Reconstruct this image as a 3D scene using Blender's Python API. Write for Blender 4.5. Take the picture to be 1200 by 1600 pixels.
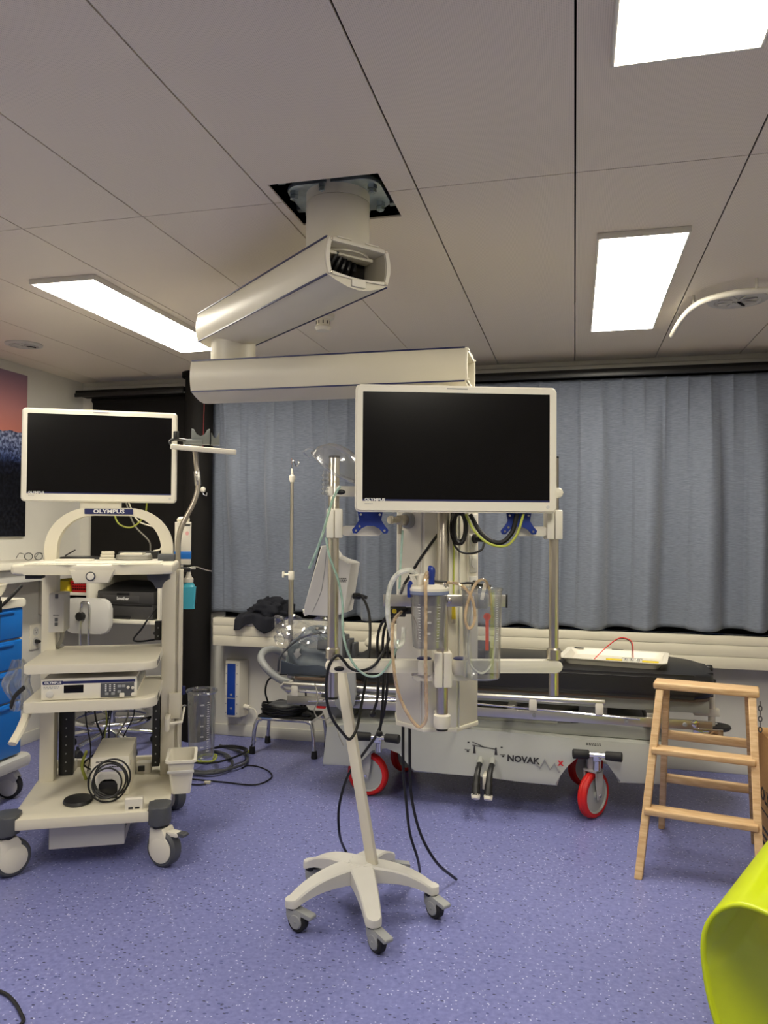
import bpy, bmesh, math, random
from mathutils import Vector, Matrix, Euler
for o in list(bpy.data.objects): bpy.data.objects.remove(o, do_unlink=True)
S = bpy.context.scene
COL = S.collection
R = math.radians
random.seed(7)
# ------------------------------------------------------------------ camera
CAM_RIGHT = Vector((0.9707959, 0.2398227, 0.0063587)); CAM_UP = Vector((-0.0009029, -0.0228524, 0.9997384)); CAM_FWD = Vector((-0.2399053, 0.9705477, 0.0219685))
cd = bpy.data.cameras.new('camera')
cd.sensor_fit = 'VERTICAL'; cd.sensor_height = 36.0; cd.lens = 36.0 * 1205.06 / 1600.0
cd.clip_start = 0.05; cd.clip_end = 60
cam = bpy.data.objects.new('camera', cd); COL.objects.link(cam)
cam.matrix_world = Matrix(((CAM_RIGHT.x, CAM_UP.x, -CAM_FWD.x, 0.0), (CAM_RIGHT.y, CAM_UP.y, -CAM_FWD.y, 0.0), (CAM_RIGHT.z, CAM_UP.z, -CAM_FWD.z, 1.4), (0, 0, 0, 1)))
S.camera = cam
# ------------------------------------------------------------------ world: blue dusk outside the windows
wd = bpy.data.worlds.new('dusk'); S.world = wd; wd.use_nodes = True
wd.node_tree.nodes['Background'].inputs[0].default_value = (0.05, 0.16, 0.6, 1)
wd.node_tree.nodes['Background'].inputs[1].default_value = 1.2
S.view_settings.view_transform = 'Standard'; S.view_settings.look = 'None'
S.view_settings.gamma = 1; S.view_settings.use_curve_mapping = False
S.view_settings.exposure = 0.48
LAMP_POWER = 24.0
# ------------------------------------------------------------------ helpers
def lin(c):
    return tuple(((v/255.0)/12.92 if v/255.0 <= 0.04045 else ((v/255.0+0.055)/1.055)**2.4) for v in c) + (1.0,)
def nd(nt, t, **kw):
    n = nt.nodes.new(t)
    for k, v in kw.items():
        if k.startswith('i_'): n.inputs[k[2:].replace('_', ' ')].default_value = v
        else: setattr(n, k, v)
    return n
def mat(name, col, rough=0.5, metal=0.0, var=0.05, scale=6.0, bump=0.0, bscale=300.0, coat=0.0, spec=0.5, stretch=None):
    m = bpy.data.materials.new(name); m.use_nodes = True; nt = m.node_tree
    b = nt.nodes['Principled BSDF']; b.inputs['Roughness'].default_value = rough; b.inputs['Metallic'].default_value = metal
    b.inputs['Coat Weight'].default_value = coat; b.inputs['Specular IOR Level'].default_value = spec
    tc = nd(nt, 'ShaderNodeTexCoord'); src = tc.outputs['Object']
    if stretch:
        mp = nd(nt, 'ShaderNodeMapping'); mp.inputs['Scale'].default_value = stretch
        nt.links.new(src, mp.inputs[0]); src = mp.outputs[0]
    no = nd(nt, 'ShaderNodeTexNoise'); no.inputs['Scale'].default_value = scale; no.inputs['Detail'].default_value = 3
    nt.links.new(src, no.inputs['Vector'])
    rp = nd(nt, 'ShaderNodeValToRGB'); c = lin(col)
    rp.color_ramp.elements[0].position = 0.3; rp.color_ramp.elements[1].position = 0.7
    rp.color_ramp.elements[0].color = tuple(v*(1-var) for v in c[:3]) + (1,)
    rp.color_ramp.elements[1].color = tuple(min(1, v*(1+var)) for v in c[:3]) + (1,)
    nt.links.new(no.outputs[0], rp.inputs[0]); nt.links.new(rp.outputs[0], b.inputs['Base Color'])
    if bump:
        n2 = nd(nt, 'ShaderNodeTexNoise'); n2.inputs['Scale'].default_value = bscale; nt.links.new(src, n2.inputs['Vector'])
        bp = nd(nt, 'ShaderNodeBump'); bp.inputs['Strength'].default_value = bump; bp.inputs['Distance'].default_value = 0.002
        nt.links.new(n2.outputs[0], bp.inputs['Height']); nt.links.new(bp.outputs[0], b.inputs['Normal'])
    return m
def clear(name, tint, base=0.06, edge=0.55, rough=0.08, haze=0.0, hazecol=(230, 230, 230)):
    m = bpy.data.materials.new(name); m.use_nodes = True; nt = m.node_tree; nt.nodes.remove(nt.nodes['Principled BSDF'])
    out = nt.nodes['Material Output']
    tr = nd(nt, 'ShaderNodeBsdfTransparent'); tr.inputs[0].default_value = lin(tint)
    gl = nd(nt, 'ShaderNodeBsdfGlossy'); gl.inputs['Roughness'].default_value = rough
    df = nd(nt, 'ShaderNodeBsdfDiffuse'); df.inputs[0].default_value = lin(hazecol)
    lw = nd(nt, 'ShaderNodeLayerWeight'); lw.inputs[0].default_value = 0.35
    mr = nd(nt, 'ShaderNodeMapRange'); mr.inputs['To Min'].default_value = base; mr.inputs['To Max'].default_value = edge
    no = nd(nt, 'ShaderNodeTexNoise'); no.inputs['Scale'].default_value = 30
    tc = nd(nt, 'ShaderNodeTexCoord'); nt.links.new(tc.outputs['Object'], no.inputs['Vector'])
    hz = nd(nt, 'ShaderNodeMath', operation='MULTIPLY'); hz.inputs[1].default_value = haze*2; nt.links.new(no.outputs[0], hz.inputs[0])
    m1 = nd(nt, 'ShaderNodeMixShader'); m2 = nd(nt, 'ShaderNodeMixShader')
    nt.links.new(hz.outputs[0], m1.inputs[0]); nt.links.new(tr.outputs[0], m1.inputs[1]); nt.links.new(df.outputs[0], m1.inputs[2])
    nt.links.new(lw.outputs['Facing'], mr.inputs['Value']); nt.links.new(mr.outputs[0], m2.inputs[0])
    nt.links.new(m1.outputs[0], m2.inputs[1]); nt.links.new(gl.outputs[0], m2.inputs[2]); nt.links.new(m2.outputs[0], out.inputs[0])
    return m
def emit(name, col, strength):
    m = bpy.data.materials.new(name); m.use_nodes = True; nt = m.node_tree; nt.nodes.remove(nt.nodes['Principled BSDF'])
    e = nd(nt, 'ShaderNodeEmission'); e.inputs[0].default_value = lin(col); e.inputs[1].default_value = strength
    nt.links.new(e.outputs[0], nt.nodes['Material Output'].inputs[0]); return m

def rrect(x0, y0, x1, y1, r, n=5):
    if not isinstance(r, (tuple, list)): r = (r,)*4           # order: (x0,y0),(x1,y0),(x1,y1),(x0,y1)
    pts = []
    for (cx, cy, sx, sy, a0, rr) in ((x0, y0, 1, 1, 180, r[0]), (x1, y0, -1, 1, 270, r[1]), (x1, y1, -1, -1, 0, r[2]), (x0, y1, 1, -1, 90, r[3])):
        if rr <= 1e-6: pts.append((cx, cy)); continue
        for k in range(n+1):
            a = R(a0 + 90.0*k/n); pts.append((cx+sx*rr+rr*math.cos(a), cy+sy*rr+rr*math.sin(a)))
    return pts
def spline(pts, n=8, closed=False):
    P = [Vector(p) for p in pts]
    if len(P) < 3: return P
    out = []; m = len(P)
    rng = range(m) if closed else range(m-1)
    for i in rng:
        p1 = P[i]; p2 = P[(i+1) % m]
        p0 = P[(i-1) % m] if (closed or i > 0) else p1 + (p1-p2)
        p3 = P[(i+2) % m] if (closed or i+2 < m) else p2 + (p2-p1)
        d1 = max(1e-5, (p1-p0).length)**.5; d2 = max(1e-5, (p2-p1).length)**.5; d3 = max(1e-5, (p3-p2).length)**.5
        t1 = ((p1-p0)/d1 - (p2-p0)/(d1+d2) + (p2-p1)/d2)*d2
        t2 = ((p2-p1)/d2 - (p3-p1)/(d2+d3) + (p3-p2)/d3)*d2
        for k in range(n):
            t = k/n; t2_ = t*t; t3 = t2_*t
            out.append(p1*(2*t3-3*t2_+1) + t1*(t3-2*t2_+t) + p2*(-2*t3+3*t2_) + t2*(t3-t2_))
    if not closed: out.append(P[-1])
    return out
class G:
    def __init__(s): s.bm = bmesh.new()
    def merge(s, b, M=None):
        if M is not None: bmesh.ops.transform(b, matrix=M, verts=b.verts)
        me = bpy.data.meshes.new('t'); b.to_mesh(me); b.free(); s.bm.from_mesh(me); bpy.data.meshes.remove(me); return s
    def box(s, c, d, r=0.0, seg=2, rot=None, M=None):
        b = bmesh.new(); bmesh.ops.create_cube(b, size=1); bmesh.ops.scale(b, vec=Vector(d), verts=b.verts)
        if r > 0: bmesh.ops.bevel(b, geom=b.edges[:], offset=min(r, min(d)*0.49), segments=seg, profile=0.5, affect='EDGES', clamp_overlap=True)
        T = Matrix.Translation(Vector(c))
        if rot: T = T @ Euler(rot).to_matrix().to_4x4()
        if M is not None: T = M @ T
        return s.merge(b, T)
    def bx(s, x0, x1, y0, y1, z0, z1, r=0.0, seg=2):
        return s.box(((x0+x1)/2, (y0+y1)/2, (z0+z1)/2), (abs(x1-x0), abs(y1-y0), abs(z1-z0)), r, seg)
    def prism(s, poly, h0, h1, M=None, bevel=0.0, seg=2):
        b = bmesh.new(); n = len(poly)
        lo = [b.verts.new((p[0], p[1], h0)) for p in poly]; hi = [b.verts.new((p[0], p[1], h1)) for p in poly]
        f0 = b.faces.new(lo[::-1]); f1 = b.faces.new(hi)
        for i in range(n): b.faces.new((lo[i], lo[(i+1) % n], hi[(i+1) % n], hi[i]))
        if bevel > 0:
            es = list(set(f0.edges[:]+f1.edges[:]))
            bmesh.ops.bevel(b, geom=es, offset=bevel, segments=seg, profile=0.5, affect='EDGES', clamp_overlap=True)
        return s.merge(b, M)
    def xz(s, poly, y0, y1, bevel=0.0, M=None):      # polygon in X,Z extruded along Y
        T = Matrix(((1, 0, 0, 0), (0, 0, 1, 0), (0, 1, 0, 0), (0, 0, 0, 1)))
        return s.prism(poly, y0, y1, (M @ T) if M is not None else T, bevel)
    def yz(s, poly, x0, x1, bevel=0.0, M=None):      # polygon in Y,Z extruded along X
        T = Matrix(((0, 0, 1, 0), (1, 0, 0, 0), (0, 1, 0, 0), (0, 0, 0, 1)))
        return s.prism(poly, x0, x1, (M @ T) if M is not None else T, bevel)
    def cyl(s, p0, p1, r0, r1=None, n=20, bevel=0.0):
        p0 = Vector(p0); p1 = Vector(p1); d = p1-p0; L = d.length
        r1 = r0 if r1 is None else r1
        prof = [(0, 0), (r0, 0), (r1, L), (0, L)]
        if bevel > 0: prof = [(0, 0), (r0-bevel, 0), (r0-bevel*.3, bevel*.3), (r0, bevel), (r1, L-bevel), (r1-bevel*.3, L-bevel*.3), (r1-bevel, L), (0, L)]
        M = Matrix.Translation(p0) @ d.to_track_quat('Z', 'Y').to_matrix().to_4x4()
        return s.lathe(prof, n, M)
    def lathe(s, prof, n=24, M=None, a0=0, a1=360):
        b = bmesh.new(); full = abs(a1-a0-360) < 1e-6; rings = []
        m = n if full else n+1
        for (r, z) in prof:
            if r < 1e-7: rings.append([b.verts.new((0, 0, z))])
            else: rings.append([b.verts.new((r*math.cos(R(a0+(a1-a0)*k/n)), r*math.sin(R(a0+(a1-a0)*k/n)), z)) for k in range(m)])
        for A, B in zip(rings[:-1], rings[1:]):
            for k in range(n):
                k2 = (k+1) % m if full else k+1
                try:
                    if len(A) == 1 and len(B) == 1: continue
                    if len(A) == 1: b.faces.new((A[0], B[k], B[k2]))
                    elif len(B) == 1: b.faces.new((A[k], A[k2], B[0]))
                    else: b.faces.new((A[k], A[k2], B[k2], B[k]))
                except ValueError: pass
        return s.merge(b, M)
    def tube(s, pts, r, n=10, sm=6, closed=False, flat=None, caps=True):
        P = spline(pts, sm, closed) if sm > 1 else [Vector(p) for p in pts]
        m = len(P); b = bmesh.new(); rings = []
        T = []
        for i in range(m):
            a = P[(i-1) % m] if (closed or i > 0) else P[i]; c = P[(i+1) % m] if (closed or i < m-1) else P[i]
            t = (c-a); T.append(t.normalized() if t.length > 1e-9 else Vector((0, 0, 1)))
        ref = Vector((0, 0, 1)) if abs(T[0].z) < 0.9 else Vector((0, 1, 0))
        nrm = (ref - T[0]*ref.dot(T[0])).normalized()
        for i in range(m):
            nrm = (nrm - T[i]*nrm.dot(T[i])); nrm = nrm.normalized() if nrm.length > 1e-6 else T[i].orthogonal().normalized()
            bi = T[i].cross(nrm)
            rr = r[min(len(r)-1, int(i*len(r)/m))] if isinstance(r, (list, tuple)) else r
            fx = flat or 1.0
            rings.append([b.verts.new(P[i] + nrm*(rr*math.cos(2*math.pi*k/n)) + bi*(rr*fx*math.sin(2*math.pi*k/n))) for k in range(n)])
        for i in range(m if closed else m-1):
            A = rings[i]; B = rings[(i+1) % m]
            for k in range(n): b.faces.new((A[k], A[(k+1) % n], B[(k+1) % n], B[k]))
        if caps and not closed: b.faces.new(rings[0][::-1]); b.faces.new(rings[-1])
        return s.merge(b)
    def ell(s, c, rad, n=16, M=None):
        b = bmesh.new(); bmesh.ops.create_uvsphere(b, u_segments=n, v_segments=max(6, n*2//3), radius=1)
        T = Matrix.Translation(Vector(c)) @ Matrix.Diagonal((rad[0], rad[1], rad[2], 1))
        return s.merge(b, T if M is None else M @ T)
    def grid(s, f, nu, nv, closed_u=False):
        b = bmesh.new(); V = [[b.verts.new(f(i/nu, j/nv)) for j in range(nv+1)] for i in range(nu if closed_u else nu+1)]
        for i in range(nu):
            i2 = (i+1) % nu if closed_u else i+1
            for j in range(nv): b.faces.new((V[i][j], V[i2][j], V[i2][j+1], V[i][j+1]))
        return s.merge(b)
    def obj(s, name, m, parent=None, angle=38, world=False, solid=0.0):
        bmesh.ops.recalc_face_normals(s.bm, faces=s.bm.faces)
        me = bpy.data.meshes.new(name); s.bm.to_mesh(me); s.bm.free()
        me.polygons.foreach_set('use_smooth', [True]*len(me.polygons)); me.set_sharp_from_angle(angle=R(angle))
        me.materials.append(m)
        return link(name, me, parent, world, solid)
XF = {}; WORLD = set()
def root(o):
    while o.parent: o = o.parent
    return o
def link(name, me, parent=None, world=False, solid=0.0):
    o = bpy.data.objects.new(name, me); COL.objects.link(o)
    if parent:
        o.parent = parent
        if world:
            if parent.name not in WORLD: o.matrix_parent_inverse = XF[root(parent).name].inverted()
            WORLD.add(o.name)
    if solid:
        md = o.modifiers.new('thickness', 'SOLIDIFY'); md.thickness = solid; md.offset = 0
    return o
def tag(o, label, cat=None, group=None, kind=None):
    o['label'] = label
    if cat: o['category'] = cat
    if group: o['group'] = group
    if kind: o['kind'] = kind
    return o
def thing(name, label, cat, loc=(0, 0, 0), rz=0.0, group=None):
    o = bpy.data.objects.new(name, None); COL.objects.link(o); o.empty_display_size = 0.1
    o.location = loc; o.rotation_euler = (0, 0, R(rz)); tag(o, label, cat, group)
    XF[o.name] = Matrix.Translation(Vector(loc)) @ Matrix.Rotation(R(rz), 4, 'Z')
    return o
def single(o, label, cat, group=None):          # a thing that is one mesh: move its origin to its base
    me = o.data; xs = [v.co for v in me.vertices]
    c = Vector(((min(v.x for v in xs)+max(v.x for v in xs))/2, (min(v.y for v in xs)+max(v.y for v in xs))/2, min(v.z for v in xs)))
    me.transform(Matrix.Translation(-c)); o.location = o.matrix_basis @ c
    return tag(o, label, cat, group)
def struct(o, label=None):
    o['kind'] = 'structure'
    if label: o['label'] = label
    return o
def dup(o, loc=None, rz=None, label=None, parent=None):
    c = o.copy(); COL.objects.link(c)
    if parent is not None: c.parent = parent
    if loc is not None: c.location = loc
    if rz is not None: c.rotation_euler = (0, 0, R(rz))
    if label: c['label'] = label
    for ch in list(o.children): dup(ch, parent=c)
    return c
def text(body, size, m, parent, M, name='lettering', align='CENTER', depth=0.0006, sx=1.0, bold=0.0, world=False):
    cu = bpy.data.curves.new('txt', 'FONT'); cu.body = body; cu.size = size; cu.align_x = align; cu.align_y = 'CENTER'; cu.extrude = depth; cu.offset = bold
    cu.resolution_u = 2
    o = bpy.data.objects.new('txt', cu); COL.objects.link(o)
    dg = bpy.context.evaluated_depsgraph_get(); me = bpy.data.meshes.new_from_object(o.evaluated_get(dg))
    bpy.data.objects.remove(o); me.transform(M @ Matrix.Diagonal((sx, 1, 1, 1))); me.materials.clear(); me.materials.append(m); me.name = name
    return link(name, me, parent, world)
def face(loc, rz=0.0, tilt=0.0):                 # text lying in a vertical plane that faces -Y (turned by rz), its up along Z
    return Matrix.Translation(Vector(loc)) @ Matrix.Rotation(R(rz), 4, 'Z') @ Matrix.Rotation(R(90+tilt), 4, 'X')

def fine_print(parent, x, y, z, w, h, rows, m, name='fine_print'):    # lines too small to read
    g = G(); rn = random.Random(int((x+z)*1e4) & 1023)
    for k in range(rows):
        zz = z+h/2-h*(k+.5)/rows; c = x-w/2
        while c < x+w/2-.001:
            l = rn.uniform(.06, .18)*w; l = min(l, x+w/2-c); g.bx(c, c+l, y-.0005, y+.0005, zz-h/rows*.28, zz+h/rows*.28); c += l+.05*w
    return g.obj(name, m, parent)
# ------------------------------------------------------------------ materials
M = {}
M['white'] = mat('warm white plastic', (219, 214, 199), 0.42, var=0.02)
M['cream'] = mat('cream enamel', (213, 207, 188), 0.4, var=0.02)
M['greyw'] = mat('pale grey plastic', (196, 194, 188), 0.45, var=0.03)
M['grey'] = mat('mid grey plastic', (146, 148, 148), 0.45, var=0.04)
M['dgrey'] = mat('dark grey plastic', (74, 76, 80), 0.5, var=0.05)
M['black'] = mat('black plastic', (22, 22, 23), 0.4, var=0.1)
M['rubber'] = mat('black rubber', (26, 26, 27), 0.7, var=0.1)
M['matblk'] = mat('matt black', (20, 18, 17), 0.75, var=0.15, spec=0.2)
M['steel'] = mat('brushed steel', (200, 193, 178), 0.30, 1.0, var=0.06, scale=40, stretch=(8, 8, 0.3))
M['chrome'] = mat('chrome', (225, 225, 225), 0.09, 1.0, var=0.02)
M['alu'] = mat('anodised aluminium', (205, 202, 194), 0.32, 1.0, var=0.04, scale=30, stretch=(0.3, 8, 8))
M['galv'] = mat('galvanised steel', (178, 190, 190), 0.4, 0.8, var=0.12, scale=40)
M['screen'] = mat('dark glass screen', (13, 12, 12), 0.2, var=0.05, spec=0.22)
M['hookgrey'] = mat('dark grey cast metal', (104, 108, 108), 0.4, 0.3, var=0.08)
M['maroon'] = mat('dark red cord', (120, 22, 26), 0.6)
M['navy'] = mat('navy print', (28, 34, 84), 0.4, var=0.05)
M['blue'] = mat('blue painted metal', (22, 48, 128), 0.38, var=0.05)
M['cartblue'] = mat('bright blue drawer plastic', (16, 108, 196), 0.4, var=0.03)
M['red'] = mat('red polyurethane', (214, 30, 24), 0.42, var=0.04)
M['ink'] = mat('dark ink', (40, 38, 42), 0.6, var=0.05)
M['inkw'] = mat('white ink', (225, 225, 222), 0.6, var=0.02)
M['inkg'] = mat('grey ink', (150, 150, 150), 0.6, var=0.02)
M['inkr'] = mat('red ink', (214, 40, 50), 0.6, var=0.02)
M['cable'] = mat('black cable sheath', (10, 10, 12), 0.45, var=0.1)
M['gcable'] = mat('grey cable sheath', (140, 138, 130), 0.5, var=0.1)
M['ygcable'] = mat('yellow green cable sheath', (168, 176, 70), 0.5, var=0.1)
M['beigetube'] = clear('beige suction tubing', (238, 220, 190), 0.12, 0.5, 0.15, 0.36, (238, 215, 178))
M['milktube'] = clear('milky white tubing', (236, 238, 230), 0.12, 0.45, 0.15, 0.6, (240, 241, 230))
M['greentube'] = clear('pale green tubing', (196, 226, 212), 0.1, 0.5, 0.12, 0.42, (200, 226, 214))
M['clear'] = clear('clear plastic', (248, 249, 249), 0.04, 0.55, 0.06, 0.03)
M['smoke'] = clear('smoky clear plastic', (238, 238, 240), 0.05, 0.45, 0.08, 0.05)
M['bag'] = clear('clear wrapping film', (238, 240, 242), 0.12, 0.75, 0.12, 0.06)
M['vinyl'] = mat('black vinyl upholstery', (24, 23, 24), 0.42, var=0.1, bump=0.15, bscale=220)
M['bedgrey'] = mat('light grey moulded cover', (184, 186, 179), 0.4, var=0.02)
M['bedgrey2'] = mat('grey moulded cover', (156, 158, 153), 0.45, var=0.02)
M['lime'] = mat('lime plastic', (196, 212, 12), 0.36, var=0.02)
M['card'] = mat('brown cardboard', (188, 146, 92), 0.8, var=0.06, scale=30, stretch=(1, 1, 12))
M['navycloth'] = mat('dark navy cloth', (18, 20, 30), 0.9, var=0.15, bump=0.4, bscale=500)
M['foam'] = mat('grey vinyl bag', (104, 112, 118), 0.4, var=0.15, scale=12, bump=0.3, bscale=30)
M['soap'] = mat('turquoise liquid bottle', (72, 176, 196), 0.3, var=0.05)
M['yellow'] = mat('yellow plastic', (214, 190, 40), 0.4, var=0.05)
M['redbox'] = mat('red basket plastic', (196, 24, 24), 0.45, var=0.05)
M['green'] = mat('dark green card', (30, 62, 44), 0.7, var=0.1)
M['printer'] = mat('charcoal printer shell', (58, 57, 57), 0.5, var=0.05)
M['orange'] = mat('orange film', (236, 84, 24), 0.5, var=0.05)
M['wall'] = mat('white painted wall', (216, 213, 204), 0.7, var=0.02, bump=0.05, bscale=400)
M['skirt'] = mat('off white skirting', (206, 204, 194), 0.5, var=0.03)
def wood_mat():
    m = bpy.data.materials.new('beech wood'); m.use_nodes = True; nt = m.node_tree; b = nt.nodes['Principled BSDF']
    b.inputs['Roughness'].default_value = 0.5
    tc = nd(nt, 'ShaderNodeTexCoord'); mp = nd(nt, 'ShaderNodeMapping'); mp.inputs['Scale'].default_value = (3, 26, 26)
    no = nd(nt, 'ShaderNodeTexNoise'); no.inputs['Scale'].default_value = 3.0; no.inputs['Detail'].default_value = 6; no.inputs['Distortion'].default_value = 0.8
    rp = nd(nt, 'ShaderNodeValToRGB')
    rp.color_ramp.elements[0].position = 0.3; rp.color_ramp.elements[0].color = lin((184, 148, 104))
    rp.color_ramp.elements[1].position = 0.7; rp.color_ramp.elements[1].color = lin((214, 184, 142))
    nt.links.new(tc.outputs['Object'], mp.inputs[0]); nt.links.new(mp.outputs[0], no.inputs['Vector']); nt.links.new(no.outputs[0], rp.inputs[0]); nt.links.new(rp.outputs[0], b.inputs['Base Color'])
    return m
M['wood'] = wood_mat()
def floor_mat():
    m = bpy.data.materials.new('speckled lilac vinyl'); m.use_nodes = True; nt = m.node_tree; b = nt.nodes['Principled BSDF']
    b.inputs['Roughness'].default_value = 0.34; b.inputs['Specular IOR Level'].default_value = 0.45
    tc = nd(nt, 'ShaderNodeTexCoord'); no = nd(nt, 'ShaderNodeTexNoise'); no.inputs['Scale'].default_value = 60; no.inputs['Detail'].default_value = 5
    nt.links.new(tc.outputs['Object'], no.inputs['Vector'])
    rp = nd(nt, 'ShaderNodeValToRGB'); rp.color_ramp.elements[0].position = 0.3; rp.color_ramp.elements[0].color = lin((104, 108, 160))
    rp.color_ramp.elements[1].position = 0.7; rp.color_ramp.elements[1].color = lin((124, 128, 181)); nt.links.new(no.outputs[0], rp.inputs[0])
    cur = rp.outputs[0]
    for (sc, rot, st, thr, col, frac) in ((36, 0.4, (1, 1.9, 1), 0.20, (52, 54, 88), 0.45), (46, 1.7, (1.8, 1, 1), 0.17, (178, 180, 214), 0.5), (27, 2.4, (1, 1.6, 1), 0.16, (70, 76, 128), 0.6), (54, 2.9, (1, 1.5, 1), 0.17, (200, 202, 226), 0.35)):
        mp = nd(nt, 'ShaderNodeMapping'); mp.inputs['Rotation'].default_value = (0, 0, rot); mp.inputs['Scale'].default_value = st
        vo = nd(nt, 'ShaderNodeTexVoronoi'); vo.inputs['Scale'].default_value = sc
        nt.links.new(tc.outputs['Object'], mp.inputs[0]); nt.links.new(mp.outputs[0], vo.inputs['Vector'])
        lt = nd(nt, 'ShaderNodeMath', operation='LESS_THAN'); lt.inputs[1].default_value = thr; nt.links.new(vo.outputs['Distance'], lt.inputs[0])
        sp = nd(nt, 'ShaderNodeSeparateColor'); nt.links.new(vo.outputs['Color'], sp.inputs[0])
        l2 = nd(nt, 'ShaderNodeMath', operation='LESS_THAN'); l2.inputs[1].default_value = frac; nt.links.new(sp.outputs[0], l2.inputs[0])
        mu = nd(nt, 'ShaderNodeMath', operation='MULTIPLY'); nt.links.new(lt.outputs[0], mu.inputs[0]); nt.links.new(l2.outputs[0], mu.inputs[1])
        mx = nd(nt, 'ShaderNodeMix', data_type='RGBA'); mx.inputs[7].default_value = lin(col)
        nt.links.new(mu.outputs[0], mx.inputs[0]); nt.links.new(cur, mx.inputs[6]); cur = mx.outputs[2]
    nt.links.new(cur, b.inputs['Base Color'])
    bp = nd(nt, 'ShaderNodeBump'); bp.inputs['Strength'].default_value = 0.06; bp.inputs['Distance'].default_value = 0.002
    n2 = nd(nt, 'ShaderNodeTexNoise'); n2.inputs['Scale'].default_value = 25; nt.links.new(tc.outputs['Object'], n2.inputs['Vector'])
    nt.links.new(n2.outputs[0], bp.inputs['Height']); nt.links.new(bp.outputs[0], b.inputs['Normal'])
    return m
def ceil_mat():
    m = bpy.data.materials.new('perforated metal ceiling panel'); m.use_nodes = True; nt = m.node_tree; b = nt.nodes['Principled BSDF']
    b.inputs['Roughness'].default_value = 0.42
    tc = nd(nt, 'ShaderNodeTexCoord'); mp = nd(nt, 'ShaderNodeMapping'); mp.inputs['Scale'].default_value = (210, 210, 210)
    fr = nd(nt, 'ShaderNodeVectorMath', operation='FRACTION'); sb = nd(nt, 'ShaderNodeVectorMath', operation='SUBTRACT'); sb.inputs[1].default_value = (0.5, 0.5, 0.5)
    ml = nd(nt, 'ShaderNodeVectorMath', operation='MULTIPLY'); ml.inputs[1].default_value = (1, 1, 0)
    ln = nd(nt, 'ShaderNodeVectorMath', operation='LENGTH'); lt = nd(nt, 'ShaderNodeMath', operation='LESS_THAN'); lt.inputs[1].default_value = 0.27
    nt.links.new(tc.outputs['Object'], mp.inputs[0]); nt.links.new(mp.outputs[0], fr.inputs[0]); nt.links.new(fr.outputs[0], sb.inputs[0]); nt.links.new(sb.outputs[0], ml.inputs[0]); nt.links.new(ml.outputs[0], ln.inputs[0]); nt.links.new(ln.outputs['Value'], lt.inputs[0])
    mx = nd(nt, 'ShaderNodeMix', data_type='RGBA'); mx.inputs[6].default_value = lin((236, 225, 208)); mx.inputs[7].default_value = lin((212, 201, 184))
    nt.links.new(lt.outputs[0], mx.inputs[0]); nt.links.new(mx.outputs[2], b.inputs['Base Color'])
    return m
def curtain_mat():
    m = bpy.data.materials.new('grey blue curtain weave'); m.use_nodes = True; nt = m.node_tree; b = nt.nodes['Principled BSDF']
    b.inputs['Roughness'].default_value = 0.85; b.inputs['Sheen Weight'].default_value = 0.25
    tc = nd(nt, 'ShaderNodeTexCoord'); mp = nd(nt, 'ShaderNodeMapping'); mp.inputs['Scale'].default_value = (30, 30, 300)
    no = nd(nt, 'ShaderNodeTexNoise'); no.inputs['Scale'].default_value = 1.0; no.inputs['Detail'].default_value = 4
    rp = nd(nt, 'ShaderNodeValToRGB'); rp.color_ramp.elements[0].position = 0.3; rp.color_ramp.elements[0].color = lin((98, 105, 120))
    rp.color_ramp.elements[1].position = 0.7; rp.color_ramp.elements[1].color = lin((121, 128, 142))
    nt.links.new(tc.outputs['Object'], mp.inputs[0]); nt.links.new(mp.outputs[0], no.inputs['Vector']); nt.links.new(no.outputs[0], rp.inputs[0]); nt.links.new(rp.outputs[0], b.inputs['Base Color'])
    bp = nd(nt, 'ShaderNodeBump'); bp.inputs['Strength'].default_value = 0.2; bp.inputs['Distance'].default_value = 0.001
    nt.links.new(no.outputs[0], bp.inputs['Height']); nt.links.new(bp.outputs[0], b.inputs['Normal'])
    return m
M['floor'] = floor_mat(); M['ceil'] = ceil_mat(); M['curtain'] = curtain_mat()

# ------------------------------------------------------------------ the room
XL, XR, YB, YF, ZC = -3.434, 2.25, 4.847, -2.3, 2.434
fl = struct(G().bx(XL-.1, XR+.1, YF-.1, YB+.1, -0.1, 0).obj('floor', M['floor']), 'lilac blue speckled vinyl floor')
wl = struct(G().bx(XL-.12, XL, YF-.1, YB+.12, 0, 2.9).obj('wall_left', M['wall']), 'plain white painted side wall')
struct(G().bx(XR, XR+.12, YF-.1, YB+.12, 0, 2.9).obj('wall_right', M['wall']))
struct(G().bx(XL, XR, YF-.12, YF, 0, 2.9).obj('wall_front', M['wall']))
wb = G()
wb.bx(XL, -2.31, YB, YB+.12, 0, 1.10)          # below the small window
wb.bx(-2.31, XR, YB, YB+.12, 0, 0.80)          # below the large window
wb.bx(XL, XR, YB, YB+.12, 2.335, 2.9)          # strip above the windows
wb.bx(XL, -3.325, YB, YB+.12, 1.10, 2.335)
wb.bx(-2.54, -2.31, YB, YB+.12, 1.10, 2.335)
wbo = struct(wb.obj('wall_back', M['wall']), 'window wall with white strip above the curtains')
g = G(); g.bx(XL, XR, YB-.012, YB, 0, 0.075, .004); struct(g.obj('baseboard_back', M['skirt']))
g = G(); g.bx(XL, XL+.012, YF, YB-.012, 0, 0.075, .004); struct(g.obj('baseboard_left', M['skirt']))
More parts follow.
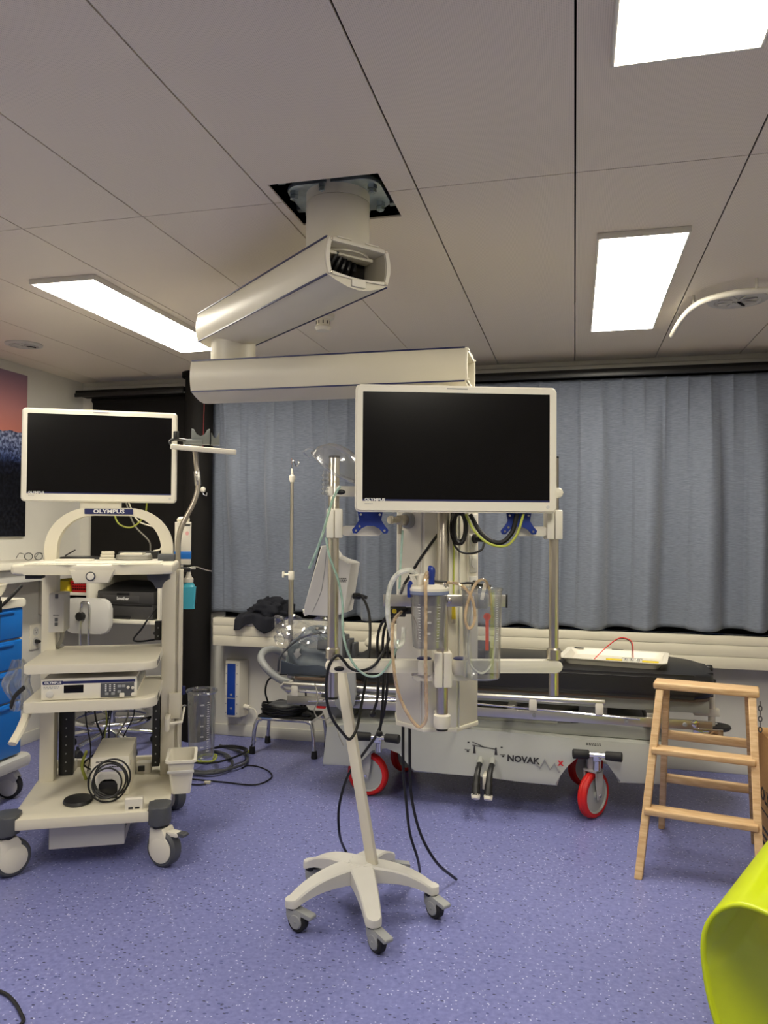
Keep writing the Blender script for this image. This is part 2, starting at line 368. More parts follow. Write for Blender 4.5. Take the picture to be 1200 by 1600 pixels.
def window(n, x0, x1, z0, z1, bars):
    f = G(); t = .045
    f.bx(x0, x1, YB+.02, YB+.08, z0, z0+t); f.bx(x0, x1, YB+.02, YB+.08, z1-t, z1)
    f.bx(x0, x0+t, YB+.02, YB+.08, z0+t, z1-t); f.bx(x1-t, x1, YB+.02, YB+.08, z0+t, z1-t)
    for b in bars: f.bx(b-t/2, b+t/2, YB+.02, YB+.08, z0+t, z1-t)
    o = struct(f.obj('window_%d' % n, M['matblk']), 'black framed window')
    xs = [x0+t] + [v for b in bars for v in (b-t/2, b+t/2)] + [x1-t]
    for a, b in zip(xs[::2], xs[1::2]):
        G().bx(a, b, YB+.045, YB+.051, z0+t, z1-t).obj('pane', M['clear'], o)
    return o
window(1, -3.325, -2.54, 1.10, 2.335, [])
window(2, -2.31, XR, 0.80, 2.335, [-1.1, 0.1, 1.3])
# black roller blinds in front of the panes
b = thing('roller_blind', 'black blackout roller blind filling the uncurtained window beside the dark column', 'blind', (-2.93, YB-.03, 1.1))
G().bx(-3.33, -2.535, YB-.034, YB-.03, 1.16, 2.31).obj('blind_fabric', M['matblk'], b, world=True)
G().cyl((-3.33, YB-.03, 2.30), (-2.535, YB-.03, 2.30), .02).obj('roller', M['matblk'], b, world=True)
G().bx(-3.33, -2.535, YB-.042, YB-.026, 1.147, 1.172, .003).obj('bottom_bar', M['matblk'], b, world=True)
b = thing('roller_blind', 'black blackout roller blind hanging behind the grey blue curtains', 'blind', (0, YB-.03, .85))
G().bx(-2.305, XR-.005, YB-.003, YB+.001, .845, 2.31).obj('blind_fabric', M['matblk'], b, world=True)
G().bx(-2.305, XR-.005, YB-.010, YB+.004, .835, .86, .003).obj('bottom_bar', M['matblk'], b, world=True)
# black curtain track under the white strip
for (x0, x1, lb) in ((-3.36, -2.535, 'black curtain track above the uncurtained window'), (-2.345, XR-.005, 'long black curtain track above the grey blue curtains')):
    t = thing('curtain_track', lb, 'curtain track', ((x0+x1)/2, 4.68, 2.295))
    G().bx(x0, x1, 4.655, 4.79, 2.31, 2.345, .003).obj('track_board', M['matblk'], t, world=True)
    G().bx(x0, x1, 4.645, 4.66, 2.297, 2.325, .003).obj('front_rail', M['black'], t, world=True)
    G().bx(x0, x1, 4.675, 4.683, 2.303, 2.312).obj('glide_channel', M['grey'], t, world=True)
# window sill casing
sc = thing('sill_casing', 'cream ribbed sill casing running below the curtains', 'sill casing', (0, 4.70, .62))
for (z0, z1, y0) in ((.764, .812, 4.652), (.699, .7625, 4.6525), (.632, .6975, 4.652)):
    G().bx(-2.30, XR-.005, y0, 4.70, z0, z1, .002).obj('casing_board', M['cream'], sc, world=True)
G().bx(-2.30, XR-.005, 4.69, YB-.005, .64, .80).obj('casing_core', M['matblk'], sc, world=True)
# dark round column
cl = thing('column', 'dark brown black round column standing in front of the windows', 'column', (-2.44, 4.70, 0))
G().lathe([(0, 0), (.092, 0), (.092, 2.42), (0, 2.42)], 40).obj('shaft', M['matblk'], cl)
G().lathe([(.09, 2.40), (.115, 2.402), (.115, 2.434), (.09, 2.434)], 40).obj('collar', M['matblk'], cl)
# ------------------------------------------------------------------ ceiling
ce = struct(G().bx(XL, XR, YF, YB, 2.80, 2.9).obj('ceiling', M['matblk']), 'suspended ceiling of long beige grey metal panels')
PX = .4657; xs = [XL] + [.0008+PX*k for k in range(-7, 5)] + [XR]; ys = [YF, -.3, 2.276, YB]
HX0, HX1, HY0, HY1 = -.899, -.556, 2.150, 2.467
for i in range(len(xs)-1):
    for j in range(3):
        x0, x1, y0, y1 = xs[i]+.0025, xs[i+1]-.0025, ys[j]+.0017, ys[j+1]-.0017
        if x0 < -.7 < x1 and j == 1: poly = [(x0, y0), (x1, y0), (x1, y1), (HX1, y1), (HX1, HY0), (HX0, HY0), (HX0, y1), (x0, y1)]
        elif x0 < -.7 < x1 and j == 2: poly = [(x0, y0), (HX0, y0), (HX0, HY1), (HX1, HY1), (HX1, y0), (x1, y0), (x1, y1), (x0, y1)]
        else: poly = [(x0, y0), (x1, y0), (x1, y1), (x0, y1)]
        G().prism(poly, ZC, ZC+.006).obj('ceiling_panel', M['ceil'], ce)
g = G()
g.bx(XL, XR, YB-.012, YB, 2.405, ZC, .002); struct(g.obj('trim_1', M['skirt']))
# ------------------------------------------------------------------ lamps
def lamp(x0, x1, y0, y1, label, end=''):
    t = thing('ceiling_lamp'+end, label, 'ceiling lamp', ((x0+x1)/2, (y0+y1)/2, ZC-.028), 0)
    f = G(); w = .009
    f.bx(x0, x1, y0, y0+w, ZC-.022, ZC, .002); f.bx(x0, x1, y1-w, y1, ZC-.022, ZC, .002)
    f.bx(x0, x0+w, y0+w, y1-w, ZC-.022, ZC, .002); f.bx(x1-w, x1, y0+w, y1-w, ZC-.022, ZC, .002)
    f.obj('frame', M['white'], t, world=True)
    G().bx(x0+w, x1-w, y0+w, y1-w, ZC-.0215, ZC-.003).obj('diffuser'+end, M['lampglow'], t, world=True)
    return t
M['lampglow'] = emit('glowing lamp diffuser', (255, 247, 229), LAMP_POWER)
lamp(.075, .385, 2.76, 4.06, 'rectangular ceiling lamp between the pendant and the curved ceiling rail')
lamp(.075, .385, .44, 1.74, 'rectangular ceiling lamp farther into the room, in line with the lamp by the curved rail')
lamp(-2.215, -1.905, 2.75, 4.03, 'long rectangular ceiling lamp above the endoscopy trolley')
lamp(-2.215, -1.905, .44, 1.74, 'rectangular ceiling lamp in line with the lamp above the endoscopy trolley', '_offscreen')
# ------------------------------------------------------------------ small ceiling fittings
sd = thing('smoke_detector', 'white round smoke detector on the ceiling beside the pendant arm', 'smoke detector', (-1.182, 3.53, ZC))
G().lathe([(0, 0), (.055, 0), (.055, -.018), (.042, -.024), (0, -.024)], 28).obj('base', M['white'], sd)
G().lathe([(0, -.024), (.034, -.024), (.034, -.055), (.040, -.062), (.032, -.078), (0, -.082)], 24).obj('sensor_head', M['white'], sd)
for k in range(10):
    a = 2*math.pi*k/10
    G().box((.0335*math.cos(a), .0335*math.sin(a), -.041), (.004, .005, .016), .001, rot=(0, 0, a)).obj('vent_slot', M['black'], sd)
def diffuser(loc, label, r):
    t = thing('air_diffuser', label, 'air vent', loc)
    G().lathe([(r, 0), (r, -.006), (r*.78, -.012), (r*.72, -.004), (r*.72, .0)], 40).obj('rim', M['greyw'], t)
    G().lathe([(0, -.004), (r*.74, -.004), (r*.74, 0), (0, 0)], 32).obj('plate', M['greyw'], t)
    for k in range(8):
        a = 2*math.pi*k/8+.3
        G().box((r*.42*math.cos(a), r*.42*math.sin(a), -.008), (r*.5, r*.13, .006), .002, rot=(R(18), 0, a)).obj('blade', M['matblk'] if k == 1 else M['greyw'], t)
diffuser((.705, 3.70, ZC), 'round ceiling air vent under the curved ceiling rail', .125)
diffuser((-3.03, 3.73, ZC), 'round ceiling air vent near the mountain picture', .10)
cr = thing('curtain_rail', 'curved white ceiling rail with small hangers beside the ceiling lamp', 'curtain rail', (.8, 3.7, ZC-.06))
pts = [(0.476, 4.102, 2.385), (0.479, 3.879, 2.385), (0.490, 3.702, 2.385), (0.507, 3.593, 2.385), (0.547, 3.495, 2.385), (0.646, 3.417, 2.385), (0.765, 3.409, 2.385), (1.25, 3.44, 2.385), (1.9, 3.44, 2.385), (2.2, 3.44, 2.385)]
G().tube(pts, .013, 12, 5).obj('rail', M['white'], cr, world=True)
for p in (pts[1], pts[3], (0.720, 3.399, 2.385), (1.6, 3.44, 2.385)):
    G().cyl((p[0], p[1], 2.39), (p[0], p[1], ZC), .006, n=10).obj('hanger', M['white'], cr, world=True)
# ------------------------------------------------------------------ curtains
def curtain(x0, x1, label, seed, ztop, zbot):
    rnd = random.Random(seed); W = x1-x0; per = .118; np_ = max(2, round(W/per)); per = W/np_
    ph = [rnd.uniform(0, 6.28) for _ in range(8)]
    amp = [rnd.uniform(.5, 1.2) for _ in range(np_+2)]; off = [rnd.uniform(-.3, .3) for _ in range(np_+2)]
    def f(u, v):
        x = x0+W*u; t = v                       # v 0 top .. 1 bottom
        q = u*np_; k = min(np_-1, int(q)); fr = q-k
        pl = abs(math.sin(math.pi*fr))           # pinch pleats at the heading
        top = -.032*(1-pl**.45)
        w = q*math.pi*2/2.5 + .9*math.sin(u*5.1+ph[0]) + .7*math.sin(u*11.3+ph[1]) + .25*math.sin(3*t+ph[5])
        def sq(v_, e): return math.copysign(abs(v_)**e, v_)
        low = .054*sq(math.sin(w), .62) + .013*sq(math.sin(2.03*w+ph[2]+.4*t), .8) + .010*math.sin(u*23+ph[3])
        mixv = min(1, t*1.5)**.8
        y = 4.732 + top*(1-min(1, t*2.2)) + low*mixv + .004*math.sin(9*t+u*17+ph[4])*t
        xx = x + .018*t*math.sin(w*.5+ph[6])
        zz = ztop - (ztop-zbot-.012*math.sin(u*6+ph[7])-.006*math.sin(w))*t
        if t < .03: zz += .005*pl
        if .945 < t < .958: y += .0022
        if x < -2.315: y = max(y, 4.796); xx = max(xx, -2.393)          # tucked behind the column
        ss = lambda q_: (lambda c_: c_*c_*(3-2*c_))(min(1, max(0, q_))); bx_ = ss((.56-abs(x+1.965))/.30)*ss((t-.35)/.5)     # pushed back by the cloth on the sill
        y = y*(1-bx_) + (4.800+.22*(y-4.732))*bx_
        return (xx, min(y, 4.822), zz)
    t = thing('curtain', label, 'curtain', ((x0+x1)/2, 4.72, zbot))
    G().grid(f, int(W/.006), 64).obj('fabric', M['curtain'], t, angle=80, world=True, solid=.0018)
    G().bx(x0+.05, x1, 4.742, 4.746, ztop-.012, ztop+.004).obj('heading_strip', M['navy'], t, world=True)  # thin navy strip along the top edge of the curtain
    return t
curtain(-2.395, -1.045, 'grey blue curtain hanging next to the dark column', 3, 2.294, .838)
curtain(-1.04, 1.95, 'wide grey blue curtain behind the stretcher and the stepladder', 11, 2.294, .832)

# ------------------------------------------------------------------ ceiling pendant (service head turned 15 degrees)
PO = (-.46, 2.70, 0)
pe = thing('ceiling_pendant', 'cream ceiling supply pendant with two jointed arms and a hanging service column', 'ceiling pendant', PO, 15)
PC = (-.727, 2.31)
G().lathe([(0, 2.244), (.1, 2.244), (.1, 2.42), (0, 2.42)], 40, Matrix.Translation((PC[0], PC[1], 0))).obj('ceiling_post', M['cream'], pe, world=True)
G().lathe([(.0, 2.421), (.1005, 2.421), (.1005, 2.52), (0, 2.52)], 40, Matrix.Translation((PC[0], PC[1], 0))).obj('post_sleeve', M['cream'], pe, world=True)
fp = G()
fp.prism(rrect(PC[0]-.15, PC[1]-.10, PC[0]+.15, PC[1]+.13, .06), 2.452, 2.466, None, .002)
fpo = fp.obj('flange_plate', M['galv'], pe, world=True)
for (dx, dy) in ((-.125, -.06), (-.12, .07), (.125, -.05), (.118, .08), (-.02, -.092), (.06, .115)):
    b = G(); x, y = PC[0]+dx, PC[1]+dy
    b.cyl((x, y, 2.425), (x, y, 2.51), .007, n=12); b.cyl((x, y, 2.440), (x, y, 2.453), .015, n=6); b.cyl((x, y, 2.428), (x, y, 2.438), .013, n=6)
    b.obj('bolt', M['galv'], fpo, world=True)
for k, (dx, dy) in enumerate(((-.16, .10), (.15, .12), (-.15, -.11), (.14, -.12))):
    G().bx(PC[0]+dx-.012, PC[0]+dx+.012, PC[1]+dy-.012, PC[1]+dy+.012, 2.46, 2.78).obj('threaded_strut', M['galv'], fpo, world=True)
def arm_profile(hw, z0, z1, bside, bbot, btop, n=6, inset=0.0):
    P = []; H = z1-z0
    def side(s):
        return [(s*(hw-inset+(bside)*math.sin(math.pi*k/n)), z0+inset+(H-2*inset)*k/n) for k in range(n+1)]
    r = side(1); l = side(-1)[::-1]
    bot = [(-(hw-inset)*(1-2*k/n), z0+inset-bbot*math.sin(math.pi*k/n)) for k in range(1, n)]
    top = [((hw-inset)*(1-2*k/n), z1-inset+btop*math.sin(math.pi*k/n)) for k in range(1, n)]
    return r + top + l + bot
def ring_extrude(outer, inner, a0, a1, M4, name, m, closed_far=True):
    # extrude hollow profile from a0 to a1 along local Y; (s, z) profile; open at a0
    b = bmesh.new(); n = len(outer)
    def V(p, a): return b.verts.new(M4 @ Vector((p[0], a, p[1])))
    o0 = [V(p, a0) for p in outer]; o1 = [V(p, a1) for p in outer]; i0 = [V(p, a0) for p in inner]; i1 = [V(p, a1-.03) for p in inner]
    for k in range(n):
        j = (k+1) % n
        b.faces.new((o0[k], o0[j], o1[j], o1[k])); b.faces.new((i0[j], i0[k], i1[k], i1[j])); b.faces.new((o0[j], o0[k], i0[k], i0[j]))
    b.faces.new(o1); b.faces.new(i1[::-1])
    g = G(); g.merge(b); return g.obj(name, m, pe, world=True)
def make_arm(name, M4, a0, a1, z0, z1, hw):
    pr_o = arm_profile(hw, z0, z1, .010, .030, .012); pr_i = arm_profile(hw, z0, z1, .006, .008, .0, inset=.012)
    o = ring_extrude(pr_o, pr_i, a0, a1, M4, name, M['cream'])
    # white end frame with clip lugs
    n = len(pr_o); b = bmesh.new()
    po = arm_profile(hw, z0, z1, .011, .004, .0, inset=.002); pi = arm_profile(hw, z0, z1, .006, .008, .0, inset=.011)
    rings = []
    for (prf, a) in ((po, a0-.006), (pi, a0-.006), (pi, a0+.004), (po, a0+.004)):
        rings.append([b.verts.new(M4 @ Vector((p[0], a, p[1]))) for p in prf])
    for q in range(4):
        A, B = rings[q], rings[(q+1) % 4]
        for k in range(n): b.faces.new((A[k], A[(k+1) % n], B[(k+1) % n], B[k]))
    g = G(); g.merge(b)
    fr = g.obj('end_frame', M['white'], o, world=True)
    for s in (-1, 1):
        for zz in (z0-.001, z1+.001):
            st = G(); st.box((s*(hw+.0005), (a0+a1)/2, zz), (.005, a1-a0-.006, .005), 0, M=M4)
            st.obj('seam_strip', M['navy'], o, world=True)
        for zz in (z0+.006, z1-.006):
            sc_ = G(); sc_.box((s*(hw-.01), a0-.008, zz), (.008, .006, .008), .002, M=M4); sc_.obj('screw', M['steel'], o, world=True)
    for s in (-.05, .05):
        for zz, h in ((z1+.006, .012),):
            G().box((s, a0-.001, zz), (.05, .006, .004), .001, M=M4).obj('clip_lug', M['white'], o, world=True)
    G().box((0, a0-.002, z0-.012), (.05, .012, .022), .003, M=M4).obj('latch', M['white'], o, world=True)
    return o
U4 = Matrix.Translation((PC[0], PC[1], 0)) @ Matrix.Rotation(R(138.7-90), 4, 'Z')
ua = make_arm('upper_arm', U4, -.119, .905, 2.152, 2.263, .1075)
for k in range(5):
    x = -.055+.022*k; g = G()
    g.tube([(x, .12, 2.19), (x+.008, .03, 2.185), (x-.004, -.05, 2.205), (x+.012, -.07+.012*k, 2.245)], .008, 8, 4); me = g
    o = g.obj('arm_cable', M['cable'], ua); o.data.transform(U4)
g = G(); g.bx(-.09, .09, -.02, .10, 2.168, 2.243, .003); o = g.obj('cable_gland', M['matblk'], ua); o.data.transform(U4)
g = G(); g.bx(-.085, .085, -.075, -.03, 2.235, 2.246, .003); o = g.obj('cable_bridge', M['cream'], ua); o.data.transform(U4)
JC = (-1.327, 2.838)
G().lathe([(0, 2.02), (.088, 2.02), (.088, 2.16), (0, 2.16)], 36, Matrix.Translation((JC[0], JC[1], 0))).obj('elbow_joint', M['cream'], pe, world=True)
L4 = Matrix.Translation((0, 2.838, 0)) @ Matrix.Rotation(R(90), 4, 'Z')      # local Y runs along -X
la = make_arm('lower_arm', L4, .378, 1.455, 1.932, 2.050, .1075)
for k in range(4):
    G().tube([(-.50+.01*k, 2.80+.02*k, 1.97), (-.44, 2.79+.03*k, 1.99), (-.41, 2.80+.02*k, 1.955), (-.47, 2.81+.02*k, 1.95)], .007, 8, 4).obj('arm_cable', M['gcable'], la, world=True)
# --- service column (local frame: x across, y back)
G().lathe([(0, 1.84), (.085, 1.84), (.085, 1.93), (0, 1.93)], 32, Matrix.Translation((.0, .13, 0))).obj('neck', M['cream'], pe)
cp = [(-.0575, 0), (.0575, 0), (.147, .10), (.147, .23), (-.147, .23), (-.147, .10)]
co = G(); co.prism(cp, .70, 1.85, None, .002); coo = co.obj('service_column', M['white'], pe)
cp2 = [(-.06, -.003), (.06, -.003), (.150, .098), (.150, .233), (-.150, .233), (-.150, .098)]
G().prism(cp2, .686, .702, None, .003).obj('bottom_cap', M['white'], coo)
for s in (-1, 1):
    # vertical seams on the chamfered faces
    G().box((s*.068, .0075, 1.27), (.004, .004, 1.14)).obj('edge_strip', M['greyw'], coo)
ang = math.degrees(math.atan2(.10, .0895))
def on_right(d, z, dz=0.0):      # point on the right chamfer: d along it from the front edge
    n = Vector((.745, -.667, 0)); e = Vector((.667, .745, 0)); p = Vector((.0575, 0, 0)) + e*d + n*dz; return Vector((p.x, p.y, z))
so = G(); c = on_right(.085, 1.33, .004); so.box(c, (.055, .012, .42), .002, rot=(0, 0, R(ang))); sp = so.obj('socket_strip', M['white'], coo)
for k in range(5):
    z = 1.50-.075*k; c = on_right(.085, z, .012)
    g = G(); g.box(c, (.044, .006, .062), .003, rot=(0, 0, R(ang))); g.cyl(on_right(.085, z+.004, .008), on_right(.085, z+.004, .0165), .017, n=18); g.obj('socket', M['greyw'], sp)
for z in (1.367, 1.20):
    g = G(); g.cyl(on_right(.085, z, .012), on_right(.085, z, .026), .017, n=16, bevel=.003); g.cyl(on_right(.085, z, .022), on_right(.112, z-.006, .072), .011, .008, n=12); g.obj('mains_plug', M['black'], sp)
# gas outlet on the left chamfer
n_ = Vector((-.745, -.667, 0)); e_ = Vector((-.667, .745, 0)); a_ = Vector((-.0575, 0, 0)) + e_*.075 + Vector((0, 0, 1.432))
go = G(); go.cyl(a_, a_+n_*.022, .03, n=24, bevel=.004); gp = go.obj('gas_outlet', M['grey'], coo)
g = G(); g.cyl(a_+n_*.02, a_+n_*.05, .02, .017, n=18, bevel=.003); g.cyl(a_+n_*.045, a_+n_*.085, .012, n=14); g.box(a_+n_*.05+Vector((0, 0, 0)), (.026, .026, .034), .004); g.cyl(a_+n_*.05, a_+n_*.05+Vector((0, 0, -.05)), .008, n=12); g.cyl(a_+n_*.085, a_+n_*.10, .015, n=14, bevel=.002); g.obj('valve_body', M['steel'], gp)
# yellow tipped connector lead and dark regulator
g = G(); g.cyl((.045, -.012, 1.14), (.045, -.02, 1.085), .006, .008, n=10); yp = g.obj('yellow_connector', M['yellow'], coo)
G().cyl((.045, -.02, 1.085), (.045, -.022, 1.07), .008, n=10).obj('connector_tip', M['steel'], yp)
G().tube([(.045, -.01, 1.42), (.046, -.008, 1.3), (.045, -.01, 1.14)], .003, 8, 4).obj('connector_lead', M['ygcable'], coo)
g = G(); g.cyl((-.185, -.05, 1.118), (-.125, -.05, 1.118), .022, n=18, bevel=.003); g.cyl((-.125, -.05, 1.118), (-.10, -.05, 1.118), .012, n=12); rg = g.obj('vacuum_regulator', M['black'], pe)
G().cyl((-.165, -.073, 1.118), (-.165, -.069, 1.118), .008, n=14).obj('gauge_mark', M['yellow'], rg)
G().cyl((-.13, -.06, 1.20), (-.13, -.04, 1.165), .02, n=14, bevel=.004).obj('regulator_knob', M['clear'], rg)
# instrument rail holding the jars
g = G(); g.bx(-.205, .215, -.112, -.098, 1.138, 1.178, .003); rl = g.obj('instrument_rail', M['alu'], pe)
for x, yb_ in ((-.09, .06), (.045, .03)): G().bx(x-.012, x+.012, -.10, yb_, 1.145, 1.172, .002).obj('rail_bracket', M['greyw'], rl)
G().bx(.021, .028, -.117, -.10, 1.130, 1.178, .001).obj('rail_end', M['black'], rl) if False else None
for x in (.02,): G().cyl((x, -.118, 1.158), (x, -.108, 1.158), .009, n=16, bevel=.002).obj('rail_screw', M['chrome'], rl)
G().bx(.212, .218, -.114, -.096, 1.135, 1.18, .001).obj('rail_end_cap', M['black'], rl)
# rods, clamps and crossbars (rod plane y = -0.08)
YR = -.08
def rod(x, z0, z1, r):
    o = G(); o.cyl((x, YR, z0), (x, YR, z1), r, n=24, bevel=.002); return o.obj('steel_rod', M['steel'], pe)
rL = rod(-.375, .824, 1.645, .0185); rR = rod(.383, .832, 1.65, .0165); rC = rod(0, .735, 1.50, .020)
for (x, z, r) in ((-.375, .82, .0195), (-.375, 1.642, .0195)): G().cyl((x, YR, z), (x, YR, z+.008), r, n=20).obj('rod_end', M['black'], rL)
G().cyl((.383, YR, 1.647), (.383, YR, 1.653), .0172, n=20).obj('rod_end', M['black'], rR)
for s, x, q in ((-1, -.375, rL), (1, .383, rR)): G().lathe([(.0, .958), (.024, .958), (.024, .99), (.018, .996), (0, .996)], 24, Matrix.Translation((x, YR, 0))).obj('rod_collar', M['steel'], q)
g = G(); g.lathe([(0, .722), (.024, .722), (.029, .735), (.029, .765), (.022, .77), (0, .77)], 24, Matrix.Translation((0, YR, 0))); g.box((0, -.04, .75), (.045, .08, .035), .006); g.obj('rod_foot', M['white'], rC)
G().lathe([(0, .714), (.02, .714), (.02, .724), (0, .724)], 20, Matrix.Translation((0, YR, 0))).obj('foot_pad', M['black'], rC)
g = G(); g.box((0, -.03, 1.49), (.05, .1, .04), .006); g.obj('rod_bracket', M['white'], rC)
# centre clamp block split by a seam
cb = G(); cb.bx(-.030, -.0015, YR-.035, YR+.085, .864, .982, .004); cb.bx(.0015, .030, YR-.035, YR+.085, .864, .982, .004); cbo = cb.obj('center_clamp', M['white'], pe)
def bar(x0, x1, z, h, d, name, y=YR):
    g = G(); poly = rrect(x0, z-h/2, x1, z+h/2, h*.48, 6)
    g.xz(poly, y-d/2, y+d/2, .006); return g.obj(name, M['white'], pe)
bl = bar(-.40, -.05, .933, .042, .04, 'crossbar'); br = bar(.05, .41, .933, .042, .04, 'crossbar')
for s, bb in ((-1, bl), (1, br)):
    g = G(); g.lathe([(0, -.03), (.026, -.03), (.03, -.02), (.03, .015), (.026, .021), (0, .021)], 28, Matrix.Translation((s*.062, YR, .935))); pv = g.obj('pivot_housing', M['white'], bb)
    G().lathe([(0, .0), (.025, .0), (.025, .003), (.02, .006), (0, .0065)], 28, Matrix.Translation((s*.062, YR, .956))).obj('pivot_cap', M['navy'], pv)
G().ell((-.352, YR-.0195, .925), (.018, .004, .0085), M=None).obj('grip_inlay', M['black'], bl)
lb = bar(-.105, .10, .898, .032, .034, 'lower_bar', YR+.01)
def clampblock(x, rodobj):
    c = G(); c.bx(x-.027, x-.0012, YR-.03, YR+.03, 1.368, 1.468, .004); c.bx(x+.0012, x+.027, YR-.03, YR+.03, 1.368, 1.468, .004)
    return c.obj('rod_clamp', M['white'], pe)
cL = clampblock(-.372, rL); cR = clampblock(.380, rR)
def arm_stub(x0, x1, z, c):
    g = G(); g.xz(rrect(x0, z-.017, x1, z+.017, .016, 6), YR-.016, YR+.016, .004); return g.obj('monitor_arm', M['white'], c)
arm_stub(-.35, -.21, 1.393, cL); arm_stub(.245, .36, 1.395, cR)
bu = bar(-.405, -.10, 1.528, .035, .036, 'upper_bar'); G().ell((-.352, YR-.018, 1.525), (.017, .004, .009)).obj('grip_inlay', M['black'], bu)
bu2 = bar(.10, .412, 1.528, .035, .036, 'upper_bar')
G().bx(-.255, .28, YR+.002, YR+.022, 1.54, 1.585, .003).obj('cross_plate', M['greyw'], pe)
G().bx(-.03, .03, YR+.02, .03, 1.535, 1.59, .003).obj('cross_plate_mount', M['greyw'], pe)
def vesa(xc, flip):
    pts = [(-.044, 1.462), (.044, 1.462), (.036, 1.43), (.05, 1.41), (.062, 1.397), (.058, 1.385), (.045, 1.384), (.03, 1.402), (.012, 1.411), (-.012, 1.411), (-.03, 1.402), (-.045, 1.384), (-.058, 1.385), (-.062, 1.397), (-.05, 1.41), (-.036, 1.43)]
    g = G(); g.xz([(xc+p[0], p[1]) for p in pts], -.128, -.12, .001); o = g.obj('monitor_bracket', M['blue'], pe); tag(o, 'blue four-armed mounting bracket')
    for (dx, dz) in ((-.032, 1.448), (.032, 1.448), (-.048, 1.394), (.048, 1.394), (-.036, 1.408)):
        G().cyl((xc+dx, -.131, dz), (xc+dx, -.127, dz), .004, n=12).obj('screw', M['chrome'], o)
    G().box((xc, -.11, 1.46), (.03, .03, .05), .003).obj('bracket_neck', M['greyw'], o)
    return o
vesa(-.25, 1); vesa(.253, 1)
G().bx(-.28, .28, -.110, -.092, 1.47, 1.50, .003).obj('bracket_beam', M['greyw'], pe)
for x in (-.25, .253): G().bx(x-.02, x+.02, -.112, -.06, 1.472, 1.56, .003).obj('beam_link', M['greyw'], pe)

# ------------------------------------------------------------------ flat monitors
def monitor(loc, rz, label, W=.68, H=.425, neck=None, hang=False):
    t = thing('monitor', label, 'monitor', loc, rz, None)
    hw, hh = W/2, H/2
    g = G(); g.xz(rrect(-hw, -hh, hw, hh, .016, 5), -.012, .018, .004)
    g.xz(rrect(-hw*.9, -hh*.85, hw*.9, hh*.85, .03, 4), .016, .038, .006)
    ho = g.obj('housing', M['white'], t)
    # raised bezel around the glass
    b = bmesh.new(); o_ = rrect(-hw+.004, -hh+.004, hw-.004, hh-.004, .013, 5); i_ = rrect(-hw+.024, -hh+.036, hw-.024, hh-.024, .002, 5)
    r0 = [b.verts.new((p[0], -.0125, p[1])) for p in o_]; r1 = [b.verts.new((p[0], -.0165, p[1])) for p in [(q[0]*.996, q[1]*.994) for q in o_]]; r2 = [b.verts.new((p[0], -.0165, p[1])) for p in i_]; r3 = [b.verts.new((p[0], -.0115, p[1])) for p in i_]
    for A, B in ((r0, r1), (r1, r2), (r2, r3)):
        for k in range(len(A)): b.faces.new((A[k], A[(k+1) % len(A)], B[(k+1) % len(A)], B[k]))
    g = G(); g.merge(b); bz = g.obj('bezel', M['white'], t)
    G().bx(-hw+.022, hw-.022, -.0145, -.0118, -hh+.034, hh-.022).obj('screen', M['screen'], t)
    G().bx(-hw+.024, hw-.024, -.0165, -.0125, -hh+.036, -hh+.042).obj('lower_glass_strip', M['navy'], bz)
    G().bx(-.035, .035, -.0180, -.0164, hh-.012, hh-.0085).obj('top_mark', M['inkg'], bz)
    text('OLYMPUS', .0125, M['inkw'], bz, face((-hw+.031, -.0176, -hh+.040)), align='LEFT', sx=1.25, bold=.0003)
    fine_print(bz, -hw+.045, -.0168, -hh+.027, .026, .004, 1, M['inkg'])
    G().cyl((hw-.03, -.0182, -hh+.02), (hw-.03, -.016, -hh+.02), .0055, n=16).obj('power_button', M['greyw'], bz)
    G().bx(-.10, .10, .036, .05, -.10, .10, .004).obj('mount_plate', M['greyw'], ho)
    if hang: G().bx(-.04, .04, .045, .092, -.10, -.062, .004).obj('mount_arm', M['greyw'], ho)
    if neck: neck(t)
    return t
monitor((-.3835, 2.550, 1.6665), 18, 'large dark screen in a white frame hung on the ceiling pendant', W=.674, H=.421, hang=True)
monitor((-2.133, 3.153, 1.728), 27, 'dark screen in a white frame on top of the endoscopy trolley', neck=lambda t: G().bx(-.09, .09, .0, .04, -.255, -.21, .004).obj('neck_block', M['white'], t))

# ------------------------------------------------------------------ endoscopy trolley (turned 26 degrees)
TO = (-2.06, 3.10, 0); TRZ = 26
T4 = Matrix.Translation(Vector(TO)) @ Matrix.Rotation(R(TRZ), 4, 'Z')
def TW(x, y, z): return tuple(T4 @ Vector((x, y, z)))
tr = thing('endoscopy_trolley', 'cream four wheeled endoscopy trolley with shelves and an arched monitor support', 'trolley', TO, TRZ)
g = G(); g.prism([(-.30, -.30), (-.285, -.30), (-.285, -.372), (.225, -.372), (.225, -.31), (.305, -.27), (.305, .34), (-.305, .34), (-.305, -.30)][1:], .193, .237, None, .005)
base = g.obj('base_plate', M['cream'], tr)
G().bx(-.30, .30, .30, .33, .235, .27, .004).obj('rear_lip', M['cream'], base)
G().bx(.285, .303, .01, .28, .235, .30, .004).obj('side_lip', M['cream'], base)
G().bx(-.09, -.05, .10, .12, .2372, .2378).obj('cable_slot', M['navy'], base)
for (x, y, sx) in ((-.318, -.335, -1), (.268, -.335, 1)):
    g = G(); g.prism(rrect(x-.045, y-.055, x+.045, y+.055, (.035, .045, .02, .02), 6), .175, .252, None, .008, 3); g.obj('corner_bumper', M['dgrey'], tr)
for (x, y) in ((-.30, .33), (.30, .33)):
    g = G(); g.prism(rrect(x-.04, y-.05, x+.04, y+.05, .03, 5), .175, .245, None, .006); g.obj('corner_bumper', M['dgrey'], tr)
